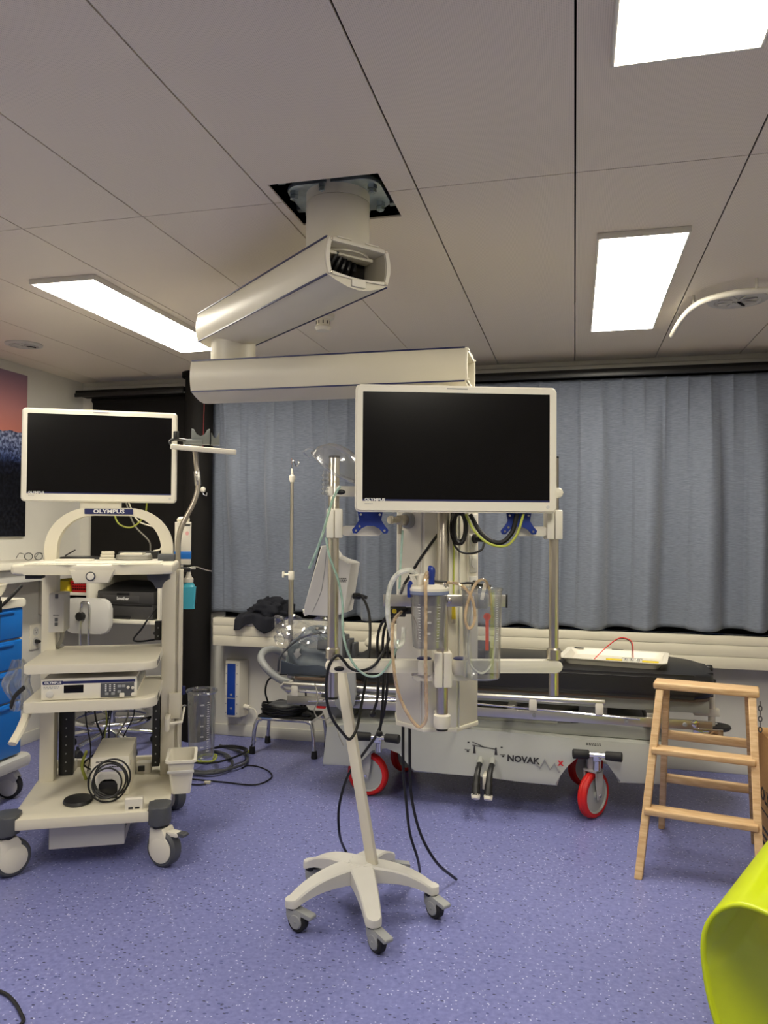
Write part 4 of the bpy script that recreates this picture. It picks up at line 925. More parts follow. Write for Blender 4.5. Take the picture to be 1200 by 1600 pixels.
# brake bars
def brake(xc, z, rz):
    M4 = Matrix.Translation((xc, 3.85, z)) @ Matrix.Rotation(R(rz), 4, 'Z')
    g = G()
    g.cyl(M4 @ Vector((-.05, -.04, 0)), M4 @ Vector((.05, -.04, 0)), .012, n=14); g.box(M4 @ Vector((0, -.025, -.012)), (.04, .05, .035), .006); g.cyl(M4 @ Vector((0, -.03, -.03)), M4 @ Vector((0, -.03, -.075)), .018, n=14)
    o = W_(g, 'brake_bar', M['chrome'])
    for s in (-1, 1): G().cyl(M4 @ Vector((s*.038, -.04, 0)), M4 @ Vector((s*.112, -.055, .002)), .021, .023, n=18, bevel=.004).obj('brake_grip', M['rubber'], o, world=True)
brake(-.965, .345, 0); brake(.105, .337, 0)
# castors
def bed_caster(x, y, rz):
    c4 = Matrix.Translation((x, y, 0)) @ Matrix.Rotation(R(rz), 4, 'Z'); X90 = c4 @ Matrix.Translation((0, 0, .1125)) @ Matrix.Rotation(R(90), 4, 'X')
    g = G(); g.prism([(-.03, .125), (.03, .125), (.028, .06), (.014, -.018), (-.014, -.018), (-.028, .06)], -.036, -.030, X90, .001); g.prism([(-.03, .125), (.03, .125), (.028, .06), (.014, -.018), (-.014, -.018), (-.028, .06)], .030, .036, X90, .001)
    g.prism(rrect(-.032, .112, .032, .126, .004), -.036, .036, X90, .002); g.lathe([(0, .235), (.03, .235), (.026, .30), (0, .30)], 20, c4)
    o = W_(g, 'castor_fork', M['greyw'])
    t = G(); t.lathe([(.088, -.022), (.103, -.022), (.1105, -.015), (.1125, -.004), (.1105, .0), (.1125, .004), (.1105, .015), (.103, .022), (.088, .022)], 48, X90); t.obj('tyre', M['red'], o, world=True)
    d = G(); d.lathe([(0, -.024), (.018, -.024), (.02, -.014), (.08, -.014), (.086, -.021), (.091, -.020), (.091, .020), (.086, .021), (.08, .014), (.02, .014), (.018, .024), (0, .024)], 40, X90); d.obj('wheel_disc', M['bedgrey'], o, world=True)
    b = G(); b.cyl(X90 @ Vector((0, 0, -.042)), X90 @ Vector((0, 0, .042)), .009, n=14, bevel=.002); b.obj('axle_bolt', M['chrome'], o, world=True)
bed_caster(.09, 3.93, 56); bed_caster(-1.055, 3.955, -8); bed_caster(-.95, 4.40, 60); bed_caster(.06, 4.40, 40)
# head end handle, foot end post, arm pad
W_(G().tube([(-1.45, 4.00, .562), (-1.56, 4.00, .565), (-1.70, 4.05, .65), (-1.73, 4.14, .69), (-1.70, 4.28, .68), (-1.57, 4.35, .58), (-1.45, 4.35, .562)], .021, 14, 6), 'push_handle', M['grey'])
W_(G().tube([(-1.46, 3.90, .582), (-1.535, 3.93, .55), (-1.52, 4.0, .50)], .008, 8, 4), 'head_frame_hook', M['white'])
ep = W_(G().cyl((.665, 4.15, .40), (.665, 4.15, .64), .017, n=16, bevel=.003), 'end_post', M['white'])
G().cyl((.665, 4.15, .635), (.665, 4.15, .66), .022, n=16, bevel=.004).obj('post_knob', M['black'], ep, world=True)
W_(G().bx(.58, .70, 4.13, 4.17, .478, .515, .004), 'end_bracket', M['white'])
ap = W_(G().lathe([(0, 0), (.085, 0), (.095, .010), (.090, .022), (0, .024)], 36, Matrix.Translation((.665, 4.17, .408)) @ Matrix.Diagonal((1, .75, 1, 1))), 'arm_pad', M['vinyl'])
G().ell((.665, 4.16, .438), (.03, .02, .012)).obj('pad_clamp', M['chrome'], ap, world=True)
g = G(); g.cyl((.545, 3.835, .505), (.545, 3.85, .505), .018, n=18, bevel=.003); g.box((.60, 3.845, .47), (.13, .012, .03), .002); W_(g, 'end_latch', M['chrome'])
W_(G().cyl((.66, 4.28, .69), (.69, 4.28, .69), .02, n=14, bevel=.005), 'end_knob', M['black'])
W_(G().box((-1.285, 3.858, .468), (.05, .02, .014), .004), 'red_release', M['red'])
W_(G().bx(-.56, -.545, 3.82, 4.0, .44, .455, .002), 'deck_lever', M['alu'])
# ---- iv pole
iv = thing('iv_pole', 'slim steel infusion pole with a hook rising from the stretcher head', 'infusion pole', (-1.606, 4.25, .50))
G().cyl((0, 0, -.02), (0, 0, .62), .0145, n=16).obj('lower_tube', M['steel'], iv); G().cyl((0, 0, .062), (.16, 0, .062), .011, n=12).obj('mount_arm', M['steel'], iv); G().cyl((0, 0, .035), (0, 0, .09), .020, n=16, bevel=.003).obj('mount_socket', M['steel'], iv); G().cyl((0, 0, .60), (0, 0, 1.19), .010, n=14).obj('upper_tube', M['steel'], iv)
g = G(); g.cyl((0, 0, .60), (0, 0, .65), .017, n=16, bevel=.003); g.cyl((0, 0, .63), (-.04, -.01, .63), .007, n=10); g.box((-.045, -.01, .63), (.012, .02, .036), .004); g.obj('height_clamp', M['white'], iv)
g = G(); g.lathe([(0, 1.17), (.012, 1.17), (.018, 1.19), (.018, 1.205), (.008, 1.215), (.005, 1.25), (0, 1.25)], 18); g.obj('top_cap', M['white'], iv)
g = G(); g.tube([(0, 0, 1.24), (0, 0, 1.29), (.01, 0, 1.295), (.02, -.004, 1.27), (.035, -.01, 1.262), (.045, -.012, 1.28), (.042, -.012, 1.292)], .004, 8, 5); g.tube([(0, 0, 1.25), (-.004, .01, 1.30), (-.008, .012, 1.31)], .004, 8, 3); g.obj('hook', M['chrome'], iv)
# ---- things on the stretcher
tx = thing('white_tray', 'shallow white plastic tray holding a small test device on the black mattress', 'tray', (.20, 4.17, .722), -8)
b = bmesh.new(); rings = []
for (a, c, z) in ((.20, .14, 0), (.225, .16, .004), (.245, .178, .035), (.262, .19, .037), (.262, .19, .031), (.25, .18, .028), (.247, .177, .022)): rings.append((a, c, z))
def trayring(a, c, z): return [b.verts.new((p[0], p[1], z)) for p in rrect(-a, -c, a, c, .035, 5)]
prof = [(.215, .15, .006), (.238, .170, .034), (.262, .19, .037), (.262, .19, .033), (.243, .172, .029), (.22, .155, .0), ]
rs = [trayring(*q) for q in prof]
for A, B in zip(rs[:-1], rs[1:]):
    for k in range(len(A)): b.faces.new((A[k], A[(k+1) % len(A)], B[(k+1) % len(A)], B[k]))
b.faces.new(rs[0]); b.faces.new(rs[-1][::-1])
g = G(); g.merge(b); g.obj('tray_shell', M['white'], tx)
G().box((-.20, .165, .0375), (.05, .012, .002), .0005).obj('print_mark', M['ink'], tx); G().box((0, .178, .0375), (.06, .006, .002), .0005).obj('print_mark', M['ink'], tx)
td = thing('test_device', 'clear connector block with two yellow tabs and a red and black lead in the tray', 'device', (.285, 4.13, .7285), -8)
g = G(); g.bx(-.05, .05, -.02, .02, 0, .022, .003); g.obj('clear_block', M['clear'], td)
for x in (-.03, 0, .03): G().bx(x-.008, x+.008, -.012, .012, .004, .018, .002).obj('terminal', M['chrome'], td)
for s in (-1, 1): G().box((s*.088, -.005, .010), (.08, .022, .008), .002).obj('yellow_tab', M['yellow'], td)
G().tube([(-.185, -.06, .01), (-.12, 0, .075), (-.06, .03, .115), (-.01, .03, .10), (.0, .0, .025)], .0022, 8, 6).obj('black_lead', M['cable'], td)
G().tube([(-.182, -.06, .012), (-.117, 0, .079), (-.057, .03, .119), (-.006, .03, .103), (.006, .0, .025)], .0022, 8, 6).obj('red_lead', M['red'], td)
# grey carry bag of ventilation kit at the head end
bg = thing('equipment_bag', 'grey vinyl equipment bag in clear wrapping standing on the stretcher head', 'bag', (-1.375, 4.03, .6065))
def bagf(u, v):
    a = u*2*math.pi; h = v
    wx = .165*(1+.06*math.sin(3*a))*(1-.55*max(0, h-.62)/.38); wy = .11*(1-.6*max(0, h-.6)/.4)
    x = wx*math.copysign(abs(math.cos(a))**.7, math.cos(a)); y = wy*math.copysign(abs(math.sin(a))**.7, math.sin(a))
    z = .245*h + .02*h*math.sin(2*a+1); x += .05*h*h
    w = .006*math.sin(9*a+5*h)+.005*math.sin(17*h+4*a)
    if h > .999: x *= .05; y *= .05
    return (x+w, y+w, z)
g = G(); g.grid(bagf, 48, 20, True); g.obj('bag_body', M['foam'], bg, angle=70)
g = G()
g.tube([(-.18, -.10, .02), (-.165, -.112, .10), (-.06, -.10, .20), (.06, -.09, .235), (.17, -.07, .22)], .006, 8, 6); g.obj('seam_piping', M['dgrey'], bg)
g = G(); g.xz([(-.075, .145), (-.045, .155), (-.055, .13), (-.042, .12), (-.068, .095), (-.088, .125), (-.075, .128)], -.1215, -.115, .001); g.obj('arrow_print', M['inkg'], bg)
G().box((.10, -.108, .175), (.11, .012, .05), .006, rot=(R(-18), 0, R(4))).obj('handle_flap', M['dgrey'], bg)
g = G(); g.xz([(-.16, .012), (-.155, .085), (-.06, .055), (.05, .07), (.15, .05), (.16, .012)], -.122, -.11, .004); g.obj('front_pocket', mat('dark blue grey vinyl', (58, 66, 78), .4, var=.15, bump=.3, bscale=40), bg)
for k in range(3): G().xz([(.150+.025*k, .02), (.175+.025*k, .02), (.180+.024*k, .12), (.175+.026*k, .215-.02*k), (.155+.026*k, .215-.02*k), (.155+.025*k, .1)], -.06+.02*k, .06, .006).obj('mask_fold', M['dgrey'], bg)
def film(u, v):
    a = -2.9+u*2.6; r1 = .20+.015*math.sin(u*31)+.012*math.sin(u*13+v*9); h = .14+.15*v
    return (r1*math.cos(a)-.02, .12*math.sin(a)+.012*math.sin(17*v+u*20), h+.015*math.sin(u*19+v*7)+.03*math.sin(2.2*u+.4))
g = G(); g.grid(film, 40, 14); g.obj('wrapping_film', M['bag'], bg, angle=15)
gp_ = thing('side_panel_bag', 'grey flexible pouch hanging down the side of the stretcher head', 'pouch', (-1.14, 3.80, .47))
g = G(); g.xz([(-.06, .20), (.055, .205), (.062, .09), (.05, .03), (.03, 0), (-.02, .0), (-.05, .03), (-.058, .1)], -.012, .012, .006); g.obj('pouch_body', M['grey'], gp_)
for (x, z) in ((-.02, .10), (.02, .115), (0, .08)): G().cyl((x, -.0135, z), (x, -.011, z), .004, n=10).obj('snap', M['dgrey'], gp_)
pw = thing('pillow', 'flat cream pillow lying on the stretcher beside the equipment bag', 'pillow', (-.93, 4.22, .722))
def pil(u, v):
    a = u*2*math.pi; p = v*math.pi-math.pi/2
    cx = math.copysign(abs(math.cos(a))**.5, math.cos(a)); cy = math.copysign(abs(math.sin(a))**.5, math.sin(a)); c = math.cos(p)**.6 if math.cos(p) > 0 else 0
    return (.20*cx*c, .17*cy*c, .05+.05*math.sin(p))
g = G(); g.grid(pil, 40, 16, True); g.obj('pillow_case', M['cream'], pw, angle=80)
dk = single(G().prism(rrect(-.12, -.16, .12, .16, .03), 0, .05, None, .018, 3).obj('dark_cushion', M['vinyl']), 'dark grey foam wedge lying beside the pillow on the stretcher', 'cushion'); dk.location = (-.58, 4.24, .722)

# ------------------------------------------------------------------ roll stand with wedge shaped monitor
rs_ = thing('roll_stand', 'five legged grey roll stand with a slanted cream pole under the pendant crossbar', 'roll stand', (-.765, 2.755, 0))
hub = G(); hub.lathe([(0, .115), (.055, .115), (.052, .165), (.035, .185), (0, .185)], 28); ho = hub.obj('hub', M['greyw'], rs_)
for k in range(5):
    a = R(8+72*k); d = Vector((math.cos(a), math.sin(a), 0)); n = Vector((-math.sin(a), math.cos(a), 0)); P = []
    b = bmesh.new(); rings = []; N = 12
    for j in range(N+1):
        t = min(1, j/(N-3)); r = .02+.245*t; zt = .182-.012*t-.052*t*t*t-.008*t; zb = zt-.062+.034*t; w = .046-.018*t
        if j > N-3: q_ = (j-(N-3))/3; r += .026*math.sin(q_*math.pi/2); w *= max(.25, math.cos(q_*math.pi/2)); zt -= .004*q_
        ring = [b.verts.new(d*r+n*(s*w*q)+Vector((0, 0, z))) for (s, q, z) in ((-1, 1, zb), (1, 1, zb), (1, 1, zt-.006), (1, .86, zt), (-1, .86, zt), (-1, 1, zt-.006))]
        rings.append(ring)
    for A, B in zip(rings[:-1], rings[1:]):
        for q in range(6): b.faces.new((A[q], A[(q+1) % 6], B[(q+1) % 6], B[q]))
    b.faces.new(rings[0][::-1]); b.faces.new(rings[-1])
    g = G(); g.merge(b); lg = g.obj('leg', M['greyw'], rs_, angle=32)
    e = d*.262; rz = math.degrees([a-.0, a+1.2, a-.7, a+1.7, a+.2][k])
    rz = [-38, 20, 10, -18, -40][k]
    c4 = Matrix.Translation((e.x, e.y, 0)) @ Matrix.Rotation(R(rz), 4, 'Z'); X90 = c4 @ Matrix.Translation((.022, 0, .038)) @ Matrix.Rotation(R(90), 4, 'X')
    g = G(); g.lathe([(0, .088), (.021, .088), (.021, .074), (0, .074)], 18, c4); g.obj('swivel', M['black'], lg)
    g = G(); g.prism([(-.042, .038), (.01, .038), (.025, .026), (.022, -.005), (0, -.018), (-.024, -.012), (-.04, .01)], -.019, .019, X90, .004); g.prism(rrect(-.02, .026, .062, .040, .005), -.017, .017, X90 @ Matrix.Rotation(R(-8), 4, 'Z'), .003); cg = g.obj('castor_housing', M['grey'], lg)
    g = G(); g.lathe([(.02, -.0165), (.032, -.0165), (.038, -.010), (.038, .010), (.032, .0165), (.02, .0165)], 28, X90); g.obj('castor_wheel', M['rubber'], lg)
    for s in (-1, 1):
        g = G(); g.lathe([(0, s*.022), (.022, s*.021), (.026, s*.017), (0, s*.017)], 22, X90); g.lathe([(0, s*.025), (.005, s*.024), (.005, s*.02), (0, s*.02)], 10, X90); g.obj('hub_cap', M['grey'], lg)
pb = Vector((.052, 0, .16)); pt_ = Vector((-.092, .025, .90)); ptop = Vector((-.10, .035, 1.08))
pg = G()
dirv = (pt_-pb).normalized(); M4 = Matrix.Translation((pb+pt_)/2) @ dirv.to_track_quat('Z', 'Y').to_matrix().to_4x4()
pg.box((0, 0, 0), (.026, .040, (pt_-pb).length), .006, M=M4); pol = pg.obj('pole', M['cream'], rs_)
pg = G(); pg.tube([pt_, (pt_+ptop)/2, ptop], .013, 12, 3); pg.obj('pole_neck', M['grey'], rs_)
# wedge monitor seen from the side, facing left
wm = thing('patient_monitor', 'pale grey wedge shaped patient monitor seen from the side on the roll stand', 'patient monitor', (-.845, 2.80, 1.06))
poly = [(-.075, .275), (-.132, .045), (-.145, .022), (-.125, .016), (-.02, .012), (.018, .03), (.045, .21), (.036, .216), (-.03, .232), (-.05, .278)]
g = G(); g.xz(poly, -.06, .06, .006); wb_ = g.obj('case', M['greyw'], wm)
g = G(); g.xz([(-.082, .27), (-.134, .06), (-.128, .058), (-.076, .268)], -.055, .055, .001); g.obj('screen_edge', M['black'], wm)
g = G(); g.xz([(-.148, .035), (-.12, .05), (-.11, .02), (-.14, .01)], -.055, .055, .004); g.obj('front_lip', M['white'], wm)
fine_print(wb_, .005, -.0605, .15, .045, .018, 3, M['ink'])
G().tube([(-.052, -.0603, .265), (-.07, -.0603, .11), (-.105, -.0603, .03)], .0012, 5, 2).obj('case_seam', M['grey'], wb_)
g = G(); g.cyl((.03, .02, .085), (.058, .02, .085), .012, n=14, bevel=.003); g.cyl((.058, .02, .085), (.085, .02, .080), .009, .006, n=12); g.obj('power_plug', M['black'], wm)
# ------------------------------------------------------------------ suction jar, catheter container, mask
def PW(x, y, z): p = Matrix.Translation(Vector(PO)) @ Matrix.Rotation(R(15), 4, 'Z') @ Vector((x, y, z)); return tuple(p)
sj = thing('suction_jar', 'clear suction jar with white lid and blue elbow on the pendant rail', 'suction jar', PW(-.055, -.178, 1.008), 15)
g = G(); g.lathe(jar_shell([(.044, 0), (.052, .006), (.061, .17), (.064, .185)], .002), 36); sjb = g.obj('jar_body', M['smoke'], sj)
g = G(); g.lathe([(.0645, .178), (.0665, .180), (.0665, .192), (.0645, .194)], 36); g.obj('grey_band', mat('blue grey band', (120, 130, 158), .45), sj)
g = G(); g.lathe([(0, .190), (.067, .190), (.067, .199), (.06, .204), (.03, .210), (0, .210)], 36); ld = g.obj('lid', M['white'], sj)
g = G(); g.cyl((.008, -.01, .205), (.008, -.01, .24), .010, n=14); g.tube([(.008, -.01, .235), (.008, -.008, .26), (.0, -.004, .262)], .011, 12, 4); g.obj('blue_elbow', M['blue'], ld)
g = G(); g.cyl((-.028, -.01, .205), (-.028, -.01, .245), .013, n=16); g.xz([(-.068, .243), (-.035, .246), (-.035, .240), (-.060, .238), (-.05, .215), (-.054, .214)], -.02, 0, .001); g.obj('lid_port', M['white'], ld)
g = G(); g.box((-.066, -.01, .19), (.012, .02, .045), .003); g.cyl((-.062, -.022, .215), (-.062, .002, .215), .007, n=12); g.obj('lid_clip', M['blue'], ld)
G().cyl((.05, -.03, .2), (.05, -.03, .218), .006, n=12, bevel=.002).obj('chrome_stud', M['chrome'], ld)
for k in range(14):
    for a, w in ((-125, .007), (-62, .007)):
        z = .03+.009*k; rr2 = .0523+.009*(z/.17)+.0012; g = G(); ww = .013 if k % 4 == 0 else w
        g.box((rr2*math.cos(R(a)), rr2*math.sin(R(a)), z), (.0006, ww, .0012), rot=(0, 0, R(a))); g.obj('graduation', M['inkw'], sjb)
for k, s_ in enumerate(('1500', '1000', '500')): text(s_, .010, M['inkw'], sjb, face((.0605*math.cos(R(-96)), .0605*math.sin(R(-96)), .125-.035*k), -6))
ct = thing('catheter_container', 'tall clear catheter container with coiled tubing and an orange strip on the pendant rail', 'container', PW(.120, -.184, .912), 15)
g = G(); g.lathe(jar_shell([(.055, 0), (.060, .006), (.066, .288), (.0685, .294)], .002), 40); ctb = g.obj('container_body', M['clear'], ct)
G().lathe([(.066, .286), (.0695, .288), (.0695, .296), (.066, .296), (.066, .286)], 40).obj('rim', M['clear'], ct)
G().bx(-.03, .03, .064, .082, .22, .27, .003).obj('rail_hook', M['grey'], ct)
for k in range(20):
    a = -50; z = .13+.007*k; rr2 = .0648; g = G(); g.box((rr2*math.cos(R(a)), rr2*math.sin(R(a)), z), (.0006, .012 if k % 5 == 0 else .007, .0012), rot=(0, 0, R(a))); g.obj('graduation', M['inkw'], ctb)
for (pts, r, nm, m_) in (([(-.03, -.01, .27), (-.04, -.015, .2), (-.045, -.01, .1), (-.035, 0, .04), (0, .0, .015), (.03, 0, .04), (.042, 0, .1), (.05, 0, .22)], .009, 'packed_tube', M['milktube']),):
    G().tube(pts, r, 10, 6, flat=.4).obj(nm, m_, ct)
G().box((.012, -.035, .155), (.011, .002, .12), .0005, rot=(0, 0, 0)).obj('orange_strip', M['orange'], ct)
G().cyl((.012, -.036, .205), (.012, -.034, .205), .012, n=20).obj('orange_tab', M['orange'], ct)
G().bx(.02, .048, -.03, -.028, .16, .225).obj('paper_insert', M['bag'], ct)
G().box((.002, -.02, .285), (.012, .006, .055), .002, rot=(0, R(12), 0)).obj('white_handle', M['white'], ct)
mk = thing('oxygen_mask', 'clear oxygen face mask resting on the pendant rod beside the screen', 'mask', PW(-.375, -.085, 1.553), 15); mk.scale = (1.38, 1.38, 1.38)
def maskf(u, v):
    a = u*2*math.pi; q = v; r = math.sin(q*math.pi/2)
    x = .062*math.cos(a)*r*(1+.12*math.cos(2*a)); y = .042*math.sin(a)*r; z = .062*math.cos(q*math.pi/2)**.8 + (.006*math.cos(2*a) if v > .8 else 0)
    return (x, y, z)
g = G(); g.grid(maskf, 36, 12, True); mo = g.obj('mask_shell', M['bag'], mk, angle=80); RM = Matrix.Translation((.002, 0, .034)) @ Matrix.Rotation(R(33), 4, 'Y') @ Matrix.Rotation(R(6), 4, 'X'); mo.data.transform(RM)
g = G(); g.tube([(.064*math.cos(2*math.pi*k/24)*(1+.12*math.cos(4*math.pi*k/24)), .044*math.sin(2*math.pi*k/24), .006*math.cos(4*math.pi*k/24)) for k in range(24)], .0035, 8, 2, closed=True); o = g.obj('mask_rim', M['bag'], mk); o.data.transform(RM)
g = G(); g.tube([(-.055, 0, 0), (-.075, -.005, .015), (-.09, .0, -.005), (-.07, .012, -.01)], .002, 6, 5); o = g.obj('mask_strap', M['bag'], mk); o.data.transform(RM)
g = G(); g.cyl((-.02, -.035, -.03), (-.02, -.035, .03), .006, n=12)
for k in range(5): g.cyl((-.02, -.035, -.028+.011*k), (-.02, -.035, -.023+.011*k), .0085, n=12)
g.obj('tube_connector', M['bag'], mk)
# ------------------------------------------------------------------ step stool and coiled cable
sl = thing('step_stool', 'low chrome step stool with a black rubber top near the wall', 'step stool', (-1.74, 4.60, 0))
g = G(); g.bx(-.185, .185, -.10, .13, .205, .225, .006); tpq = g.obj('top_frame', M['chrome'], sl); G().bx(-.178, .178, -.093, .123, .222, .236, .004).obj('rubber_top', M['rubber'], sl)
for s in (-1, 1):
    for y, sy in ((-.09, -1), (.115, 1)):
        q = G(); q.tube([(s*.15, y, .212), (s*.175, y+sy*.005, .205), (s*.188, y+sy*.012, .17), (s*.20, y+sy*.02, .05), (s*.203, y+sy*.022, .012)], .0125, 12, 5); lo = q.obj('leg', M['chrome'], sl)
        G().lathe([(0, 0), (.019, 0), (.020, .01), (.016, .045), (0, .045)], 16, Matrix.Translation((s*.203, y+sy*.022, 0))).obj('rubber_foot', M['rubber'], lo)
fc = thing('foot_pedal_cable', 'round black foot pedal with its thick cable coiled on the step stool', 'foot pedal', (-1.77, 4.585, .236))
G().lathe([(0, .0), (.085, .0), (.09, .03), (.085, .055), (.07, .068), (0, .072)], 30, Matrix.Diagonal((1.2, .9, 1, 1))).obj('pedal_body', M['dgrey'], fc)
g = G(); rn = random.Random(4)
for k in range(5):
    r = .122+.006*(k % 2)+rn.uniform(-.004, .004); z = .013+.011*k; ox, oy = rn.uniform(-.006, .006), rn.uniform(-.005, .005)
    g.tube([(ox+1.15*r*math.cos(2*math.pi*j/16), oy+.72*r*math.sin(2*math.pi*j/16), z+.006*math.sin(j*2.1+k)) for j in range(16)], .0065, 8, 3, closed=True)
g.tube([(.10, .03, .05), (.16, .0, .03), (.19, .03, .01), (.21, .08, .006)], .0065, 8, 5); g.obj('cable_coil', M['cable'], fc)
g = G(); g.tube([(-.12, .02, .06), (-.13, .0, .13), (-.10, -.02, .21), (-.03, -.02, .245), (.06, -.02, .25)], .006, 8, 6); g.tube([(.10, -.02, .24), (.135, -.02, .20), (.145, -.01, .11), (.13, .0, .04)], .006, 8, 6); g.obj('cable_loop', M['cable'], fc)
G().box((.16, -.04, .012), (.05, .04, .022), .004).obj('cable_plug', M['black'], fc)
# ------------------------------------------------------------------ wall unit with blue panel
wu = thing('air_purifier', 'white wall mounted air cleaner with a deep blue front panel', 'air cleaner', (-2.203, 4.835, .145))
g = G(); g.prism([(-.078, 0), (-.05, -.085), (.05, -.085), (.078, 0)], .0, .375, None, .008); wc = g.obj('case', M['white'], wu)
G().bx(-.036, .022, -.0885, -.084, .015, .355, .001).obj('blue_panel', mat('deep blue panel', (14, 60, 150), .35), wu); G().bx(-.038, .024, -.0892, -.086, .125, .129).obj('panel_joint', M['inkg'], wu)
for z in (.03, .09, .14, .22, .29, .345):
    for x in (-.044, .034): G().cyl((x, -.0885, z), (x, -.084, z), .0035, n=10).obj('screw', M['grey'], wu)
for (z, r) in ((.15, .008), (.06, .007)): G().cyl((-.006, -.0895, z), (-.006, -.087, z), r, n=14).obj('panel_mark', M['inkg'], wu)
g = G(); g.cyl((.06, -.03, .065), (.105, -.04, .06), .016, n=16, bevel=.004); g.obj('plug', M['white'], wu)
g = G(); g.tube([(.10, -.04, .06), (.15, -.06, .055), (.175, -.08, .01), (.17, -.10, -.08), (.18, -.11, -.135)], .004, 8, 6); g.obj('cable', M['white'], wu)
# ------------------------------------------------------------------ navy cloth on the sill
def lump(u, v):
    a = u*2*math.pi; p = (v-.5)*math.pi; c = math.cos(p); n = 1+.16*math.sin(3*a+2*p)+.12*math.sin(5*a-4*p+1)+.09*math.sin(9*a+7*p)+.05*math.sin(14*p+3*a)
    x = .135*c*math.cos(a)*n+.03; y = .048*c*math.sin(a)*n; z = .055+.062*math.sin(p)*n+.02*x/.13*(1 if p > 0 else 0)
    return (x, y, max(.002, z))
def flap(u, v):
    x = -.185+.34*u; prof_ = [.075, .070, .035, .028, .066, .090, .072, .030, .012]
    q = u*(len(prof_)-1); k = min(len(prof_)-2, int(q)); d = prof_[k]*(1-q+k)+prof_[k+1]*(q-k)
    top_ = .02+.035*math.sin(math.pi*u)
    yy = -.058-.010*v+.007*math.sin(15*u+3*v)-.006*math.sin(31*u)
    if v < .3: yy += (.3-v)*.22
    return (x, yy, top_-(top_+d)*v)
cz2 = G(); cz2.grid(lump, 44, 26, True); cz2.grid(flap, 48, 14); nc = cz2.obj('dark_cloth', M['navycloth'], None, angle=60, solid=.004); nc.location = (-1.955, 4.694, .814); tag(nc, 'crumpled dark navy cloth dropped on the window sill', 'cloth')
# ------------------------------------------------------------------ wooden stepladder
LR = -11.5
ld_ = thing('stepladder', 'small wooden stepladder with a flat top board in front of the stretcher', 'stepladder', (.56, 3.55, 0), LR)
HT = .735
def stile(x, y0, y1, w=.022, d=.044):
    dv = Vector((0, y1-y0, HT-.02)); L_ = dv.length; M4 = Matrix.Translation(Vector((x, (y0+y1)/2, (HT-.02)/2))) @ Matrix.Rotation(-math.atan2(y1-y0, HT-.02), 4, 'X')
    g = G(); g.box((0, 0, 0), (w, d, L_), .003, M=M4); return g
YF0, YB0 = -.30, .29
lx0, lx1 = -.205, .185
# front pair leans back to the top, the side stiles flare slightly at the foot
def lean(x0b, x0t, y0, y1, w=.024, d=.044):
    p0 = Vector((x0b, y0, .0)); p1 = Vector((x0t, y1, HT-.018)); b = bmesh.new(); vs = []
    for p in (p0, p1):
        for (sx, sy) in ((-1, -1), (1, -1), (1, 1), (-1, 1)): vs.append(b.verts.new(p+Vector((sx*w/2, sy*d/2, 0))))
    for q in range(4): b.faces.new((vs[q], vs[(q+1) % 4], vs[4+(q+1) % 4], vs[4+q]))
    b.faces.new(vs[:4][::-1]); b.faces.new(vs[4:]); bmesh.ops.bevel(b, geom=b.edges[:], offset=.003, segments=2, affect='EDGES')
    g = G(); g.merge(b); return g.obj('stile', M['wood'], ld_)
lean(-.252, -.195, YF0, -.03, .030, .058); lean(.192, .165, YF0, -.03, .030, .058)
lean(-.222, -.175, YB0, .03, .026, .048); lean(.172, .148, YB0, .03, .026, .048)
g = G(); g.bx(-.222, .192, -.062, .055, HT-.02, HT+.010, .008, 3); g.obj('top_board', M['wood'], ld_)
def yfront(z): return YF0+(-.03-YF0)*z/(HT-.018)
def yback(z): return YB0+(.03-YB0)*z/(HT-.018)
for z in (.247, .475):
    t = z/(HT-.018); a0 = -.255+.06*t; a1 = .192-.027*t; g = G(); g.bx(a0-.004, a1+.004, yfront(z)-.045, yfront(z)+.035, z-.013, z+.013, .007, 3); g.obj('tread', M['wood'], ld_)
for z in (.265, .483):
    t = z/(HT-.018); a0 = -.225+.05*t; a1 = .172-.024*t; g = G(); g.bx(a0-.004, a1+.004, yback(z)-.012, yback(z)+.014, z-.020, z+.020, .008, 3); g.obj('rear_rung', M['wood'], ld_)
for k in range(6):
    G().lathe([(.007, -.002), (.009, 0), (.007, .002), (.005, 0), (.007, -.002)], 12, Matrix.Translation((.195, .0, HT-.05-.022*k)) @ Matrix.Rotation(R(90), 4, 'X' if k % 2 else 'Y') @ Matrix.Diagonal((1, 1.5, 1, 1))).obj('chain_link', M['dgrey'], ld_)
for z in (.48, .50, .60, .255): G().cyl((-.255+.08*z-.014, yfront(z), z), (-.255+.08*z-.010, yfront(z), z), .005, n=10).obj('screw', M['chrome'], ld_)
# ------------------------------------------------------------------ cardboard box
cx = thing('cardboard_box', 'brown cardboard carton with black printing behind the stepladder', 'carton', (1.036, 3.33, 0), 0)
b_ = G(); b_.bx(-.27, .27, -.30, .315, 0, .555, .003); cbx = b_.obj('carton', M['card'], cx)
G().bx(-.272, .272, -.025, .025, .5535, .5565, .0005).obj('tape', mat('brown tape', (170, 128, 76), .35), cx)
SM = Matrix.Translation((-.2708, 0, 0)) @ Matrix.Rotation(R(-90), 4, 'Z') @ Matrix.Rotation(R(90), 4, 'X')
text('OLYMPUS', .075, M['ink'], cbx, Matrix.Translation((-.2708, .24, .30)) @ Matrix.Rotation(R(-90), 4, 'Z') @ Matrix.Rotation(R(90), 4, 'X'), align='LEFT', bold=.002)
G().bx(-.2715, -.2700, -.2, .24, .235, .241).obj('rule_line', M['ink'], cbx)
for k in range(3): G().bx(-.2712, -.2700, .05-.03*k, .235-.01*k, .10+.03*k, .112+.03*k).obj('print_block', M['ink'], cbx)
